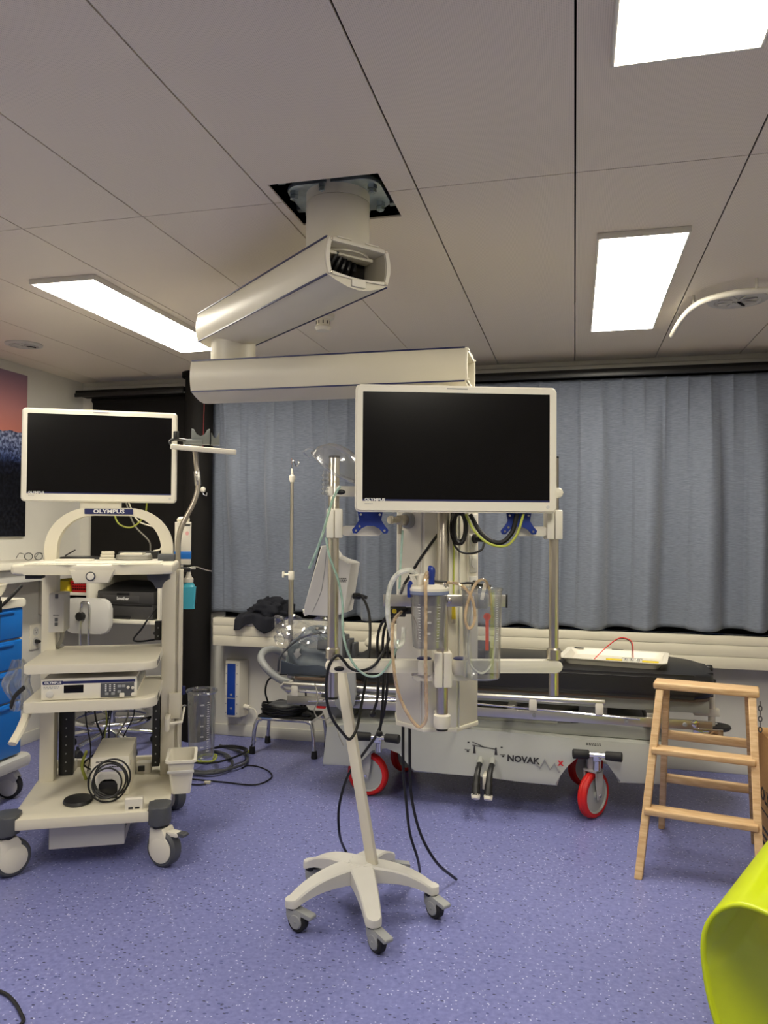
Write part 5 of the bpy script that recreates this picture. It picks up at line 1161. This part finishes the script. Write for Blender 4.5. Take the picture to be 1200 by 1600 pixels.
# ------------------------------------------------------------------ lime shell chair
lc = thing('shell_chair', 'lime green moulded plastic cantilever chair beside the carton', 'chair', (.69, 2.27, 0), 0)
prof = [(.235, .95), (.22, .85), (.20, .75), (.185, .65), (.165, .56), (.12, .485), (.04, .455), (-.06, .47), (-.135, .485), (-.195, .478), (-.24, .445), (-.265, .395), (-.27, .335), (-.26, .26), (-.235, .18), (-.195, .10), (-.13, .045), (-.04, .015), (.08, .004), (.2, .002)]
sp_ = spline([(p[0], 0, p[1]) for p in prof], 4)
def chairf(u, v):
    i = v*(len(sp_)-1); k = min(len(sp_)-2, int(i)); p = sp_[k].lerp(sp_[k+1], i-k); s = (u-.5)*2
    z = p.z; w = .31 - .04*max(0, (z-.6))/.35; y = s*w
    dish = .02*(1-s*s)
    edge = max(0, abs(s)-.86)/.14
    if v < .45: return (p.x+dish*(.8 if z > .5 else 0)-.012*edge, y, z-(dish if z <= .5 else 0)-.0*edge)
    return (p.x+.0*edge+.05*(1-s*s)*min(1, (v-.45)*3)*(1 if z < .3 else .0), y*(1+.10*max(0, .3-z)/.3), max(0.0, z))
g = G(); g.grid(chairf, 40, 76); ch_ = g.obj('shell', M['lime'], lc, angle=80, solid=.011); ch_.rotation_euler = (0, 0, R(-25))
# ------------------------------------------------------------------ left wall: picture, shelf, socket, cart
pc = thing('wall_picture', 'large unframed mountain sunset picture on the side wall', 'picture', (XL, 3.70, 1.335))
def picture_mat():
    m = bpy.data.materials.new('mountain sunset print'); m.use_nodes = True; nt = m.node_tree; b = nt.nodes['Principled BSDF']; b.inputs['Roughness'].default_value = .4
    tc = nd(nt, 'ShaderNodeTexCoord'); sp = nd(nt, 'ShaderNodeSeparateXYZ'); nt.links.new(tc.outputs['Generated'], sp.inputs[0])
    no = nd(nt, 'ShaderNodeTexNoise'); no.inputs['Scale'].default_value = 9; no.inputs['Detail'].default_value = 8; no.inputs['Roughness'].default_value = .65
    nt.links.new(tc.outputs['Object'], no.inputs['Vector'])
    mu = nd(nt, 'ShaderNodeMath', operation='MULTIPLY_ADD'); mu.inputs[1].default_value = .10; nt.links.new(no.outputs[0], mu.inputs[0]); nt.links.new(sp.outputs[2], mu.inputs[2])
    rp = nd(nt, 'ShaderNodeValToRGB'); cr_ = rp.color_ramp; cr_.interpolation = 'LINEAR'
    stops = [(0.0, (26, 28, 36)), (.42, (20, 22, 30)), (.50, (30, 34, 52)), (.53, (60, 74, 116)), (.60, (120, 132, 168)), (.68, (150, 158, 186)), (.705, (84, 88, 118))]
    cr_.elements[0].position = 0; cr_.elements[0].color = lin(stops[0][1]); cr_.elements[1].position = stops[-1][0]; cr_.elements[1].color = lin(stops[-1][1])
    for p, c in stops[1:-1]: e = cr_.elements.new(p); e.color = lin(c)
    nt.links.new(mu.outputs[0], rp.inputs[0])
    n3 = nd(nt, 'ShaderNodeTexNoise'); n3.inputs['Scale'].default_value = 45; n3.inputs['Detail'].default_value = 6; nt.links.new(tc.outputs['Object'], n3.inputs['Vector'])
    r3 = nd(nt, 'ShaderNodeValToRGB'); r3.color_ramp.elements[0].position = .42; r3.color_ramp.elements[0].color = (.18, .2, .3, 1); r3.color_ramp.elements[1].position = .62; r3.color_ramp.elements[1].color = (1.3, 1.3, 1.3, 1); nt.links.new(n3.outputs[0], r3.inputs[0])
    mx0 = nd(nt, 'ShaderNodeMix', data_type='RGBA', blend_type='MULTIPLY'); mx0.inputs[0].default_value = 1; nt.links.new(rp.outputs[0], mx0.inputs[6]); nt.links.new(r3.outputs[0], mx0.inputs[7])
    sk = nd(nt, 'ShaderNodeValToRGB'); s2 = sk.color_ramp; s2.elements[0].position = .62; s2.elements[0].color = lin((206, 128, 112)); s2.elements[1].position = 1; s2.elements[1].color = lin((128, 104, 124)); e = s2.elements.new(.78); e.color = lin((190, 130, 130)); nt.links.new(sp.outputs[2], sk.inputs[0])
    n2 = nd(nt, 'ShaderNodeTexNoise'); n2.inputs['Scale'].default_value = 7; n2.inputs['Detail'].default_value = 5; nt.links.new(tc.outputs['Object'], n2.inputs['Vector'])
    m2 = nd(nt, 'ShaderNodeMath', operation='MULTIPLY_ADD'); m2.inputs[1].default_value = -.09; nt.links.new(n2.outputs[0], m2.inputs[0]); nt.links.new(sp.outputs[2], m2.inputs[2])
    gt = nd(nt, 'ShaderNodeMath', operation='GREATER_THAN'); gt.inputs[1].default_value = .60; nt.links.new(m2.outputs[0], gt.inputs[0])
    mx = nd(nt, 'ShaderNodeMix', data_type='RGBA'); nt.links.new(gt.outputs[0], mx.inputs[0]); nt.links.new(mx0.outputs[2], mx.inputs[6]); nt.links.new(sk.outputs[0], mx.inputs[7]); nt.links.new(mx.outputs[2], b.inputs['Base Color'])
    return m
G().bx(.0, .022, -.55, .54, 0, 1.035, .002).obj('canvas', M['greyw'], pc); G().bx(.0225, .0240, -.548, .538, .003, 1.032).obj('print', picture_mat(), pc)
ws = thing('wall_shelf', 'thick white shelf fixed to the side wall below the mountain picture', 'shelf', (XL, 3.85, 1.13))
G().bx(0, .31, -.55, .60, .02, .060, .006).obj('board', M['white'], ws); G().bx(0, .27, -.5, .55, -.06, .022, .003).obj('apron', M['greyw'], ws)
gl_ = thing('glasses', 'pair of clear safety glasses lying on the white wall shelf', 'glasses', (-3.22, 4.08, 1.192), 60)
for s in (-1, 1):
    G().tube([(s*.03+.024*math.cos(2*math.pi*k/12), 0, .026+.022*math.sin(2*math.pi*k/12)) for k in range(12)], .0025, 6, 2, closed=True).obj('rim', M['black'], gl_)
    G().tube([(s*.056, 0, .04), (s*.06, .06, .045), (s*.058, .12, .012)], .002, 6, 4).obj('temple', M['black'], gl_)
    G().cyl((s*.03, -.001, .026), (s*.03, .001, .026), .023, n=16).obj('lens', M['clear'], gl_)
skp = thing('wall_socket', 'white double power socket plate on the side wall', 'socket', (XL, 4.37, .60))
G().bx(0, .012, -.05, .05, 0, .16, .004).obj('plate', M['white'], skp)
for z in (.115, .05):
    g = G(); g.cyl((.012, 0, z), (.0135, 0, z), .028, n=24); so_ = g.obj('socket_face', M['greyw'], skp)
    for (y, dz) in ((-.01, .008), (.01, .008), (0, -.01)): G().cyl((.0132, y, z+dz), (.0142, y, z+dz), .004, n=8).obj('pin_hole', M['black'], so_)
g = G(); g.cyl((.013, 0, .05), (.045, 0, .05), .014, .010, n=14, bevel=.002); g.tube([(.04, 0, .05), (.09, .01, .055), (.14, .02, .04), (.17, .06, -.1)], .005, 8, 5); g.obj('plug', M['black'], skp)
tk = thing('cable_trunking', 'narrow white vertical cable trunking on the side wall beside the socket', 'trunking', (XL, 4.431, .82)); G().bx(0, .035, -.026, .026, 0, .30, .003).obj('cover', M['white'], tk); G().bx(.035, .037, -.022, .022, .01, .29, .001).obj('front_strip', M['greyw'], tk)
# blue drawer cart
bc = thing('drawer_cart', 'white medical cart with bright blue drawers beside the endoscopy trolley', 'cart', (-3.08, 3.20, 0))
G().bx(-.27, .268, -.28, .275, .22, .99, .01).obj('cabinet', M['white'], bc)
zz = [.225, .475, .625, .77, .885, .985]
zz = [.222, .50, .665, .82, .985]
for k in range(4):
    g = G(); g.bx(.262, .286, -.27, .268, zz[k]+.004, zz[k+1]-.004, .008, 3); dr = g.obj('drawer', M['cartblue'], bc)
    G().bx(.284, .294, -.2, .2, zz[k+1]-.03, zz[k+1]-.016, .004).obj('drawer_pull', M['cartblue'], dr)
g = G(); g.prism(rrect(-.29, -.30, .295, .295, .03), .985, 1.025, None, .010); g.obj('top_tray', M['white'], bc)
g = G(); g.prism(rrect(-.30, -.31, .33, .32, .05), .165, .215, None, .012); g.obj('base_bumper', M['greyw'], bc)
g = G(); g.bx(.284, .289, .06, .10, .84, 1.05, .001); stp = g.obj('strap', M['black'], bc)
G().box((.29, .08, 1.0), (.012, .05, .06), .004).obj('buckle', M['black'], stp); G().tube([(.29, .10, 1.0), (.31, .14, 1.04), (.33, .20, 1.10)], .009, 8, 4, flat=.4).obj('strap_tail', M['black'], stp); G().cyl((.29, .07, 1.03), (.29, .07, 1.09), .006, n=8).obj('strap_end', M['black'], stp)
for (x, y) in ((.25, -.25), (.25, .23), (-.25, -.25), (-.25, .23)):
    c4 = Matrix.Translation((x, y, .066)) @ Matrix.Rotation(R(15), 4, 'Z') @ Matrix.Rotation(R(90), 4, 'X')
    g = G(); g.lathe([(0, .17), (.022, .17), (.022, .12), (0, .12)], 16, Matrix.Translation((x, y, 0))); g.prism([(-.05, .06), (.03, .075), (.05, .04), (.015, -.012), (-.012, -.012)], -.03, .03, c4, .005); cw = g.obj('castor_fork', M['greyw'], bc)
    g = G(); g.lathe([(.046, -.02), (.06, -.02), (.066, -.01), (.066, .01), (.06, .02), (.046, .02)], 32, c4); g.obj('tyre', M['rubber'], cw); g = G(); g.lathe([(0, -.033), (.035, -.033), (.05, -.022), (.05, .022), (.035, .033), (0, .033)], 28, c4); g.obj('wheel_disc', M['greyw'], cw)
    g = G(); g.prism(rrect(-.085, .05, -.03, .064, .006), -.018, .018, c4 @ Matrix.Rotation(R(14), 4, 'Z'), .003); g.obj('brake_lever', M['red'], cw)
# tray on top of the cart
tt = thing('bowl', 'white plastic bowl standing on the blue drawer cart', 'bowl', (-2.93, 3.36, 1.025)); G().lathe([(0, 0), (.06, 0), (.09, .05), (.095, .075), (.09, .076), (.084, .05), (.056, .006), (0, .006)], 32).obj('bowl_shell', M['white'], tt)
G().lathe([(.088, .074), (.098, .074), (.098, .079), (.088, .079), (.088, .074)], 32).obj('rim', M['white'], tt)
# clear bag hooked at the trolley
pbg = thing('plastic_bag', 'crumpled clear plastic bag stuffed between the cart and the trolley', 'bag', TW(-.355, -.05, .60), TRZ)
def bagc(u, v):
    a = u*2*math.pi; r = (.045+.02*math.sin(3*a+4*v))*math.sin(math.pi*(.12+.8*v))**.6
    return (r*math.cos(a)+.01*math.sin(9*v), r*.8*math.sin(a)+.008*math.sin(11*a), .22*v)
g = G(); g.grid(bagc, 30, 14, True); g.obj('film', M['bag'], pbg, angle=20)
g = G(); g.tube([(-.02, -.03, .02), (0, -.05, .07), (.04, -.06, .11)], .012, 8, 4, flat=.4); g.obj('dark_strap', M['rubber'], pbg)
# ------------------------------------------------------------------ shelf unit on the window wall behind the trolley
su = thing('shelf_unit', 'white open shelf unit on the back wall seen through the trolley', 'shelf unit', (-2.95, 4.62, .79))
def B_(nm, x0, x1, y0, y1, z0, z1, m_='white'): return G().bx(x0, x1, y0, y1, z0, z1, .002).obj(nm, M[m_], su, world=True)
B_('bottom_board', -3.035, -2.54, 4.36, 4.84, .790, .812); B_('divider', -3.045, -3.02, 4.36, 4.84, .79, 1.14); B_('right_panel', -2.56, -2.54, 4.40, 4.84, .812, 1.12)
B_('left_shelf', -3.39, -3.045, 4.40, 4.84, .955, .975); B_('top_board', -3.39, -2.54, 4.41, 4.84, 1.12, 1.145); B_('back_panel', -3.39, -2.54, 4.825, 4.84, .79, 1.12); B_('left_bottom_board', -3.39, -3.045, 4.40, 4.84, .79, .812)
pn = thing('printer', 'charcoal laser printer standing in the white shelf unit', 'printer', (-2.797, 4.57, .812))
g = G(); g.bx(-.205, .205, -.165, .19, .0, .095, .008); g.bx(-.205, .205, -.155, .19, .093, .18, .010); pbo = g.obj('printer_body', M['printer'], pn)
g = G(); g.yz([(-.155, .178), (.19, .178), (.19, .225), (.02, .22), (-.10, .19)], -.19, .205, .006); g.obj('output_lid', M['black'], pn)
G().bx(-.20, .20, -.168, -.163, .088, .094).obj('tray_gap', M['black'], pn); G().bx(-.075, .045, -.170, -.163, .0, .022, .004).obj('tray_grip', M['black'], pn); G().bx(-.06, .03, -.160, -.154, .155, .168, .003).obj('lid_catch', M['black'], pn)
g = G(); g.bx(-.165, .10, -.1575, -.154, .108, .150, .002); g.obj('front_flap', mat('printer flap', (64, 63, 63), .5), pn)
text('brother', .028, M['inkw'], pbo, face((-.015, -.1582, .131)), bold=.0006)
rb = thing('red_basket', 'red perforated plastic basket on the upper shelf behind the trolley', 'basket', (-3.125, 4.50, .975)); g = G(); g.merge(frust(0, .065, .09, .075, .072, .10, .003)); g.obj('basket_shell', M['redbox'], rb)
for k in range(7):
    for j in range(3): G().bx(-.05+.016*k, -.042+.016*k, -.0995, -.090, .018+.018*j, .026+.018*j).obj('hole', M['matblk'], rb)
yb = thing('yellow_box', 'yellow sharps box on the upper shelf beside the red basket', 'box', (-3.27, 4.50, .975)); g = G(); g.merge(frust(0, .06, .09, .07, .065, .095, .003)); g.obj('box_body', M['yellow'], yb); G().bx(-.067, .067, -.097, .097, .07, .095, .006).obj('lid', mat('olive lid', (150, 136, 30), .4), yb)
gb = thing('green_folder', 'dark green folder lying in the lower shelf compartment', 'folder', (-3.23, 4.56, .812)); G().bx(-.15, .16, -.12, .2, 0, .12, .004).obj('cover', M['green'], gb); G().bx(-.145, .155, -.118, .195, .12, .128, .002).obj('top_cover', M['black'], gb)
wsk = thing('wall_outlet', 'white triple outlet plate on the back wall below the printer shelf', 'socket', (-2.72, YB, .62))
G().bx(-.14, .14, -.012, 0, .0, .10, .003).obj('plate', M['white'], wsk)
for x in (-.09, 0, .09):
    G().cyl((x, -.014, .05), (x, -.011, .05), .028, n=20).obj('socket_face', M['greyw'], wsk)
    for dx in (-.009, .009): G().cyl((x+dx, -.0150, .05), (x+dx, -.0135, .05), .004, n=8).obj('pin_hole', M['black'], wsk)
for x in (-.09, .05): G().cyl((x, -.045, .05), (x, -.012, .05), .012, n=12, bevel=.002).obj('plug', M['black'], wsk)
# swivel stool with backrest
sw = thing('swivel_stool', 'beige swivel stool with a curved backrest and chrome foot ring behind the trolley', 'stool', (-2.84, 4.25, 0))
def br_(u, v):
    x = -.15+.30*u; yy = .04*(1-((u-.5)*2)**2); return (x, yy-.04, .74+.21*v)
g = G(); g.xz(rrect(-.27, .735, .05, .955, .06, 6), -.02, .02, .008); g.obj('backrest', M['greyw'], sw)
G().lathe([(0, .50), (.17, .50), (.18, .515), (.18, .545), (.16, .56), (0, .56)], 32, Matrix.Translation((0, .10, 0))).obj('seat', M['greyw'], sw)
G().cyl((0, .10, .12), (0, .10, .50), .026, n=20).obj('gas_column', M['chrome'], sw)
g = G()
for s in (-.14, -.08): g.tube([(s, -.03, .90), (s, -.035, .74), (s, -.02, .58), (s, .05, .49)], .009, 10, 4)
g.tube([(-.14, -.03, .90), (-.13, -.035, .93), (-.09, -.035, .93), (-.08, -.03, .90)], .009, 10, 4); g.obj('back_support', M['chrome'], sw); G().cyl((-.14, -.055, .845), (-.14, -.02, .845), .028, n=14, bevel=.005).obj('adjust_knob', M['black'], sw)
g = G(); g.tube([(.235*math.cos(2*math.pi*k/24), .10+.235*math.sin(2*math.pi*k/24), .20) for k in range(24)], .021, 12, 2, closed=True); fr_ = g.obj('foot_ring', M['chrome'], sw)
for k in range(3): a = R(20+120*k); G().cyl((0, .10, .20), (.23*math.cos(a), .10+.23*math.sin(a), .20), .010, n=10).obj('ring_spoke', M['chrome'], fr_)
for k in range(5):
    a = R(-30+72*k); d = Vector((math.cos(a), math.sin(a), 0)); o0 = Vector((0, .10, 0))
    g = G(); g.tube([o0+d*.02+Vector((0, 0, .12)), o0+d*.15+Vector((0, 0, .10)), o0+d*.27+Vector((0, 0, .075))], .018, 10, 3); lg = g.obj('base_leg', M['chrome'], sw)
    g = G(); X90 = Matrix.Translation(o0+d*.27+Vector((0, 0, .03))) @ Matrix.Rotation(a, 4, 'Z') @ Matrix.Rotation(R(90), 4, 'X'); g.lathe([(0, -.02), (.025, -.02), (.03, -.012), (.03, .012), (.025, .02), (0, .02)], 20, X90); g.cyl(o0+d*.27+Vector((0, 0, .03)), o0+d*.27+Vector((0, 0, .08)), .008, n=10); g.obj('castor', M['rubber'], lg)
# hook knob on the column
hk = thing('column_hook', 'small white round hook fixed on the dark column', 'hook', (-2.365, 4.62, 1.63)); G().ell((0, 0, .02), (.018, .018, .02)).obj('knob', M['white'], hk); g = G(); g.tube([(0, -.012, .01), (.012, -.02, -.01), (.03, -.012, -.02), (.032, -.01, .0)], .004, 8, 4); g.cyl((0, 0, .02), (-.015, .03, .02), .006, n=8); g.obj('wire_hook', M['chrome'], hk)

# ------------------------------------------------------------------ hoses, cables
def cable(pts, r, m_, label, name='cable', cat='cable', n=8, sm=7):
    g = G(); g.tube(pts, r, n, sm); return single(g.obj(name, M[m_]), label, cat)
# pull cord
cable([(-2.33, 4.56, 2.43), (-2.335, 4.56, 2.1), (-2.34, 4.56, 1.90)], .002, 'maroon', 'thin red pull cord hanging from the ceiling in front of the dark column', 'pull_cord', 'cord')
# suction tubing
cable([(-0.497, 2.500, 1.233), (-0.510, 2.488, 1.257), (-0.526, 2.465, 1.266), (-0.559, 2.456, 1.253), (-0.585, 2.460, 1.215), (-0.595, 2.467, 1.141), (-0.592, 2.494, 1.064), (-0.575, 2.514, 1.009), (-0.560, 2.528, 1.018), (-0.555, 2.535, 1.071)], .0085, 'milktube', 'thick milky white suction hose arching over the suction jar', 'suction_hose', 'hose')
cable([(-0.469, 2.501, 1.240), (-0.467, 2.476, 1.258), (-0.463, 2.434, 1.242), (-0.462, 2.434, 1.128), (-0.463, 2.440, 0.963), (-0.464, 2.461, 0.857), (-0.471, 2.480, 0.774), (-0.491, 2.485, 0.755), (-0.522, 2.476, 0.788), (-0.559, 2.467, 0.871), (-0.574, 2.457, 0.976), (-0.577, 2.456, 1.069), (-0.584, 2.522, 1.099), (-0.577, 2.591, 1.116)], .0058, 'beigetube', 'long beige suction tube hanging in a loop below the suction jar', 'suction_tube', 'tube')
cable([(-0.402, 2.508, 1.226), (-0.354, 2.464, 1.222), (-0.323, 2.463, 1.190), (-0.309, 2.467, 1.139), (-0.313, 2.466, 1.098), (-0.326, 2.462, 1.084), (-0.338, 2.459, 1.109), (-0.333, 2.461, 1.160), (-0.317, 2.465, 1.207), (-0.303, 2.481, 1.232), (-0.285, 2.503, 1.238), (-0.272, 2.543, 1.206), (-0.266, 2.560, 1.142), (-0.264, 2.562, 1.089)], .005, 'beigetube', 'short beige suction tube looping into the catheter container', 'suction_tube', 'tube')
# green oxygen tubing
cable([(-0.763, 2.470, 1.542), (-0.780, 2.460, 1.509), (-0.798, 2.460, 1.456), (-0.817, 2.460, 1.391), (-0.843, 2.470, 1.326), (-0.873, 2.480, 1.265)], .0045, 'greentube', 'green oxygen tube hanging free from the face mask', 'oxygen_tube', 'tube')
cable([(-0.812, 2.470, 1.370), (-0.797, 2.470, 1.305), (-0.768, 2.470, 1.231), (-0.755, 2.480, 1.156), (-0.752, 2.480, 1.060), (-0.736, 2.475, 0.997), (-0.708, 2.485, 0.940), (-0.669, 2.500, 0.909), (-0.635, 2.512, 0.911), (-0.606, 2.520, 0.943), (-0.584, 2.535, 0.989), (-0.578, 2.550, 1.025)], .0042, 'greentube', 'green oxygen tube hanging in front of the left pendant rod', 'oxygen_tube', 'tube')
cable([(-0.572, 2.580, 1.395), (-0.572, 2.570, 1.349), (-0.576, 2.570, 1.284), (-0.578, 2.570, 1.229), (-0.580, 2.570, 1.196)], .004, 'greentube', 'pale green tube dropping from the gas outlet on the pendant column', 'oxygen_tube', 'tube')
# black cables of the pendant
cable([(-0.466, 2.676, 1.382), (-0.519, 2.666, 1.308), (-0.566, 2.672, 1.234), (-0.590, 2.676, 1.195), (-0.607, 2.671, 1.132), (-0.625, 2.635, 1.034), (-0.625, 2.568, 0.995), (-0.632, 2.532, 0.974), (-0.648, 2.526, 0.948), (-0.673, 2.520, 0.929), (-0.706, 2.511, 0.922), (-0.735, 2.503, 0.933), (-0.756, 2.497, 0.959), (-0.772, 2.490, 0.974), (-0.789, 2.481, 0.960), (-0.805, 2.481, 0.918), (-0.810, 2.487, 0.831), (-0.798, 2.506, 0.763), (-0.769, 2.540, 0.703), (-0.751, 2.565, 0.676), (-0.736, 2.590, 0.699), (-0.724, 2.619, 0.786), (-0.714, 2.642, 0.872), (-0.715, 2.694, 1.000), (-0.731, 2.741, 1.086), (-0.757, 2.776, 1.129), (-0.784, 2.800, 1.150), (-0.807, 2.820, 1.141)], .0052, 'cable', 'black cable looping from the pendant column around the crossbar to the patient monitor', 'power_cable')
cable([PW(.184, .034, 1.361), (-0.310, 2.740, 1.353), (-0.316, 2.718, 1.331), (-0.343, 2.698, 1.318), (-0.381, 2.684, 1.320), (-0.403, 2.680, 1.338), (-0.415, 2.681, 1.371), (-0.417, 2.680, 1.416), (-0.418, 2.680, 1.461)], .0042, 'cable', 'black plug lead looping below the pendant screen', 'power_cable')
cable([PW(.184, .034, 1.194), (-0.355, 2.728, 1.211), (-0.393, 2.656, 1.212), (-0.412, 2.609, 1.219), (-0.434, 2.596, 1.222), (-0.464, 2.588, 1.224)], .004, 'cable', 'black lead running from the lower pendant socket past the suction jar', 'power_cable')
cable([(-0.347, 2.637, 1.451), (-0.312, 2.626, 1.394), (-0.268, 2.617, 1.360), (-0.236, 2.615, 1.358), (-0.204, 2.621, 1.391), (-0.188, 2.625, 1.453)], .008, 'cable', 'thick black cable sagging below the pendant screen', 'power_cable')
cable([(-0.359, 2.611, 1.451), (-0.327, 2.601, 1.394), (-0.276, 2.596, 1.352), (-0.224, 2.605, 1.346), (-0.191, 2.614, 1.378), (-0.166, 2.623, 1.453)], .0045, 'ygcable', 'yellow green earth wire sagging below the pendant screen', 'earth_wire')
g = G(); cen = Vector((-0.385, 2.645, 1.407))
for k in range(6):
    a_, b_ = .026-.003*(k % 3), .058-.004*(k % 4)
    g.tube([cen+Vector((a_*math.cos(2*math.pi*j/14)+.002*(k-3), -.004*k+.01, b_*math.sin(2*math.pi*j/14))) for j in range(14)], .0048, 8, 3, closed=True)
single(g.obj('cable_coil', M['cable']), 'tight oval coil of black cable hanging below the pendant screen', 'cable')
# cables hanging from the column to the floor
cable([(-.615, 2.80, .72), (-.612, 2.80, .5), (-0.609, 2.830, 0.404), (-0.604, 2.880, 0.255), (-0.588, 2.950, 0.133), (-0.609, 3.111, 0.008)], .0055, 'cable', 'black cable end hanging straight from the pendant column to the floor', 'hanging_cable')
cable([(-.588, 2.79, .72), (-.585, 2.79, .5), (-0.581, 2.800, 0.416), (-0.555, 2.830, 0.279), (-0.509, 2.900, 0.150), (-0.456, 3.081, 0.008)], .0055, 'cable', 'black cable end from the pendant column curving away across the floor', 'hanging_cable')
for k, (u0, u1, v1, lb) in enumerate(((592, 582, 1115, 'shortest black cable hanging behind the pendant crossbar'), (600, 593, 1147, 'middle black cable hanging behind the pendant crossbar'))):
    a0 = [(-0.724, 2.860, 1.013), (-0.709, 2.880, 1.011)][k]; a1 = [(-0.725, 2.860, 0.831), (-0.710, 2.880, 0.828)][k]; a2 = [(-0.730, 2.860, 0.746), (-0.714, 2.880, 0.706)][k]; a3 = [(-0.747, 2.860, 0.696), (-0.724, 2.880, 0.617)][k]
    top_ = PW(-.143, .14+.022*k, 1.13)
    g = G(); g.tube([top_, a0, a1, a2, a3], .0055, 8, 6); g.ell(a3, (.013, .013, .013), 12); single(g.obj('hanging_cable', M['cable']), lb, 'cable')
cable([PW(-.143, .19, 1.13), (-0.696, 2.900, 1.009), (-0.699, 2.905, 0.824), (-0.714, 2.910, 0.699), (-0.744, 2.930, 0.606), (-0.801, 2.950, 0.522), (-0.875, 2.980, 0.419), (-0.926, 3.020, 0.274), (-0.934, 3.050, 0.159), (-0.950, 3.198, 0.020), (-0.891, 3.112, 0.008)], .0055, 'cable', 'longest black cable falling behind the roll stand to the floor', 'hanging_cable')
# thin white leads under the stretcher head
cable([(-1.301, 3.800, 0.600), (-1.280, 3.790, 0.514), (-1.300, 3.790, 0.464), (-1.282, 3.800, 0.423), (-1.244, 3.820, 0.415), (-1.216, 3.840, 0.432), (-1.168, 3.800, 0.340), (-1.144, 3.800, 0.293)], .0035, 'gcable', 'thin pale lead dangling under the stretcher head', 'lead')
# floor cables between column and step stool
rn = random.Random(9)
def loopc(cx, cy, a, b, rot, turns, r, m_, label, z0=.008):
    pts = []
    for j in range(int(12*turns)+1):
        t = 2*math.pi*j/12; k = 1+.05*math.sin(1.7*t); x = a*k*math.cos(t); y = b*k*math.sin(t); c, s = math.cos(rot), math.sin(rot)
        pts.append((cx+c*x-s*y+.02*t/6, cy+s*x+c*y, z0+.006*(t/6)+.004*math.sin(3*t)))
    cable(pts, r, m_, label)
loopc(-2.125, 4.20, .15, .22, .6, 1.8, .009, 'dgrey', 'thick dark grey cable coiled on the floor in front of the dark column', .013)
loopc(-2.09, 4.27, .13, .19, -.5, 1.5, .006, 'cable', 'black cable coiled over the grey cable near the step stool', .040)
loopc(-2.09, 4.14, .05, .075, .2, 1.6, .005, 'ygcable', 'yellow green earth cable loop on the pile of floor cables', .056)
cable([(-2.02, 4.04, .019), (-1.93, 4.10, .019), (-1.88, 4.22, .019), (-1.92, 4.36, .014), (-2.02, 4.47, .012), (-2.2, 4.57, .009)], .008, 'dgrey', 'dark grey cable bending across the floor from the trolley to the wall')
cable([(-2.068, 3.932, 0.006), (-1.866, 3.930, 0.006), (-1.680, 3.936, 0.006), (-1.645, 4.068, 0.006), (-1.702, 4.171, 0.006), (-1.811, 4.240, 0.006), (-1.867, 4.238, 0.006), (-1.875, 4.186, 0.006)], .004, 'cable', 'thin black cable looping far out on the floor beside the step stool')
cable([(-2.036, 3.851, 0.006), (-1.981, 3.855, 0.006), (-1.946, 3.876, 0.006)], .004, 'cable', 'short black cable with a pale plug lying by the trolley castor')
cable([(-1.967, 4.494, 0.010), (-1.977, 4.477, 0.010), (-1.986, 4.460, 0.010)], .009, 'ygcable', 'thick yellow green cable stub touching the step stool foot')
pg_ = thing('cable_plug', 'small pale plug lying on the floor beside the trolley castor', 'plug', (-1.947, 3.894, 0.000)); G().box((0, 0, .009), (.035, .018, .016), .004, rot=(0, 0, .3)).obj('plug_body', M['cream'], pg_); G().box((.02, .006, .009), (.014, .010, .008), .001, rot=(0, 0, .3)).obj('plug_tip', M['chrome'], pg_)
# cable in the near left corner
g = G()
for k in range(4):
    r_ = .10-.012*k; c_ = (-1.665, 1.82)
    g.tube([(c_[0]+r_*1.1*math.cos(2*math.pi*j/16), c_[1]-.02*k+r_*math.sin(2*math.pi*j/16), .008+.01*k) for j in range(16)], .006, 8, 3, closed=True)
single(g.obj('cable_bundle', M['cable']), 'coiled black cable bundle on the near floor in front of the trolley', 'cable')
cable([(-1.672, 2.002, 0.006), (-1.636, 1.991, 0.006), (-1.586, 1.963, 0.006), (-1.543, 1.931, 0.006), (-1.505, 1.893, 0.006), (-1.53, 1.80, .006), (-1.60, 1.70, .006)], .0055, 'cable', 'single black cable arc beside the coiled bundle on the near floor')
# printer power lead
cable([(-2.576, 4.46, .89), (-2.577, 4.40, .875), (-2.585, 4.338, .83), (-2.62, 4.325, .77), (-2.70, 4.36, .69), (-2.69, 4.60, .66), (-2.67, 4.805, .67)], .006, 'cable', 'black power lead dropping from the printer to the wall outlet', 'power_cable')
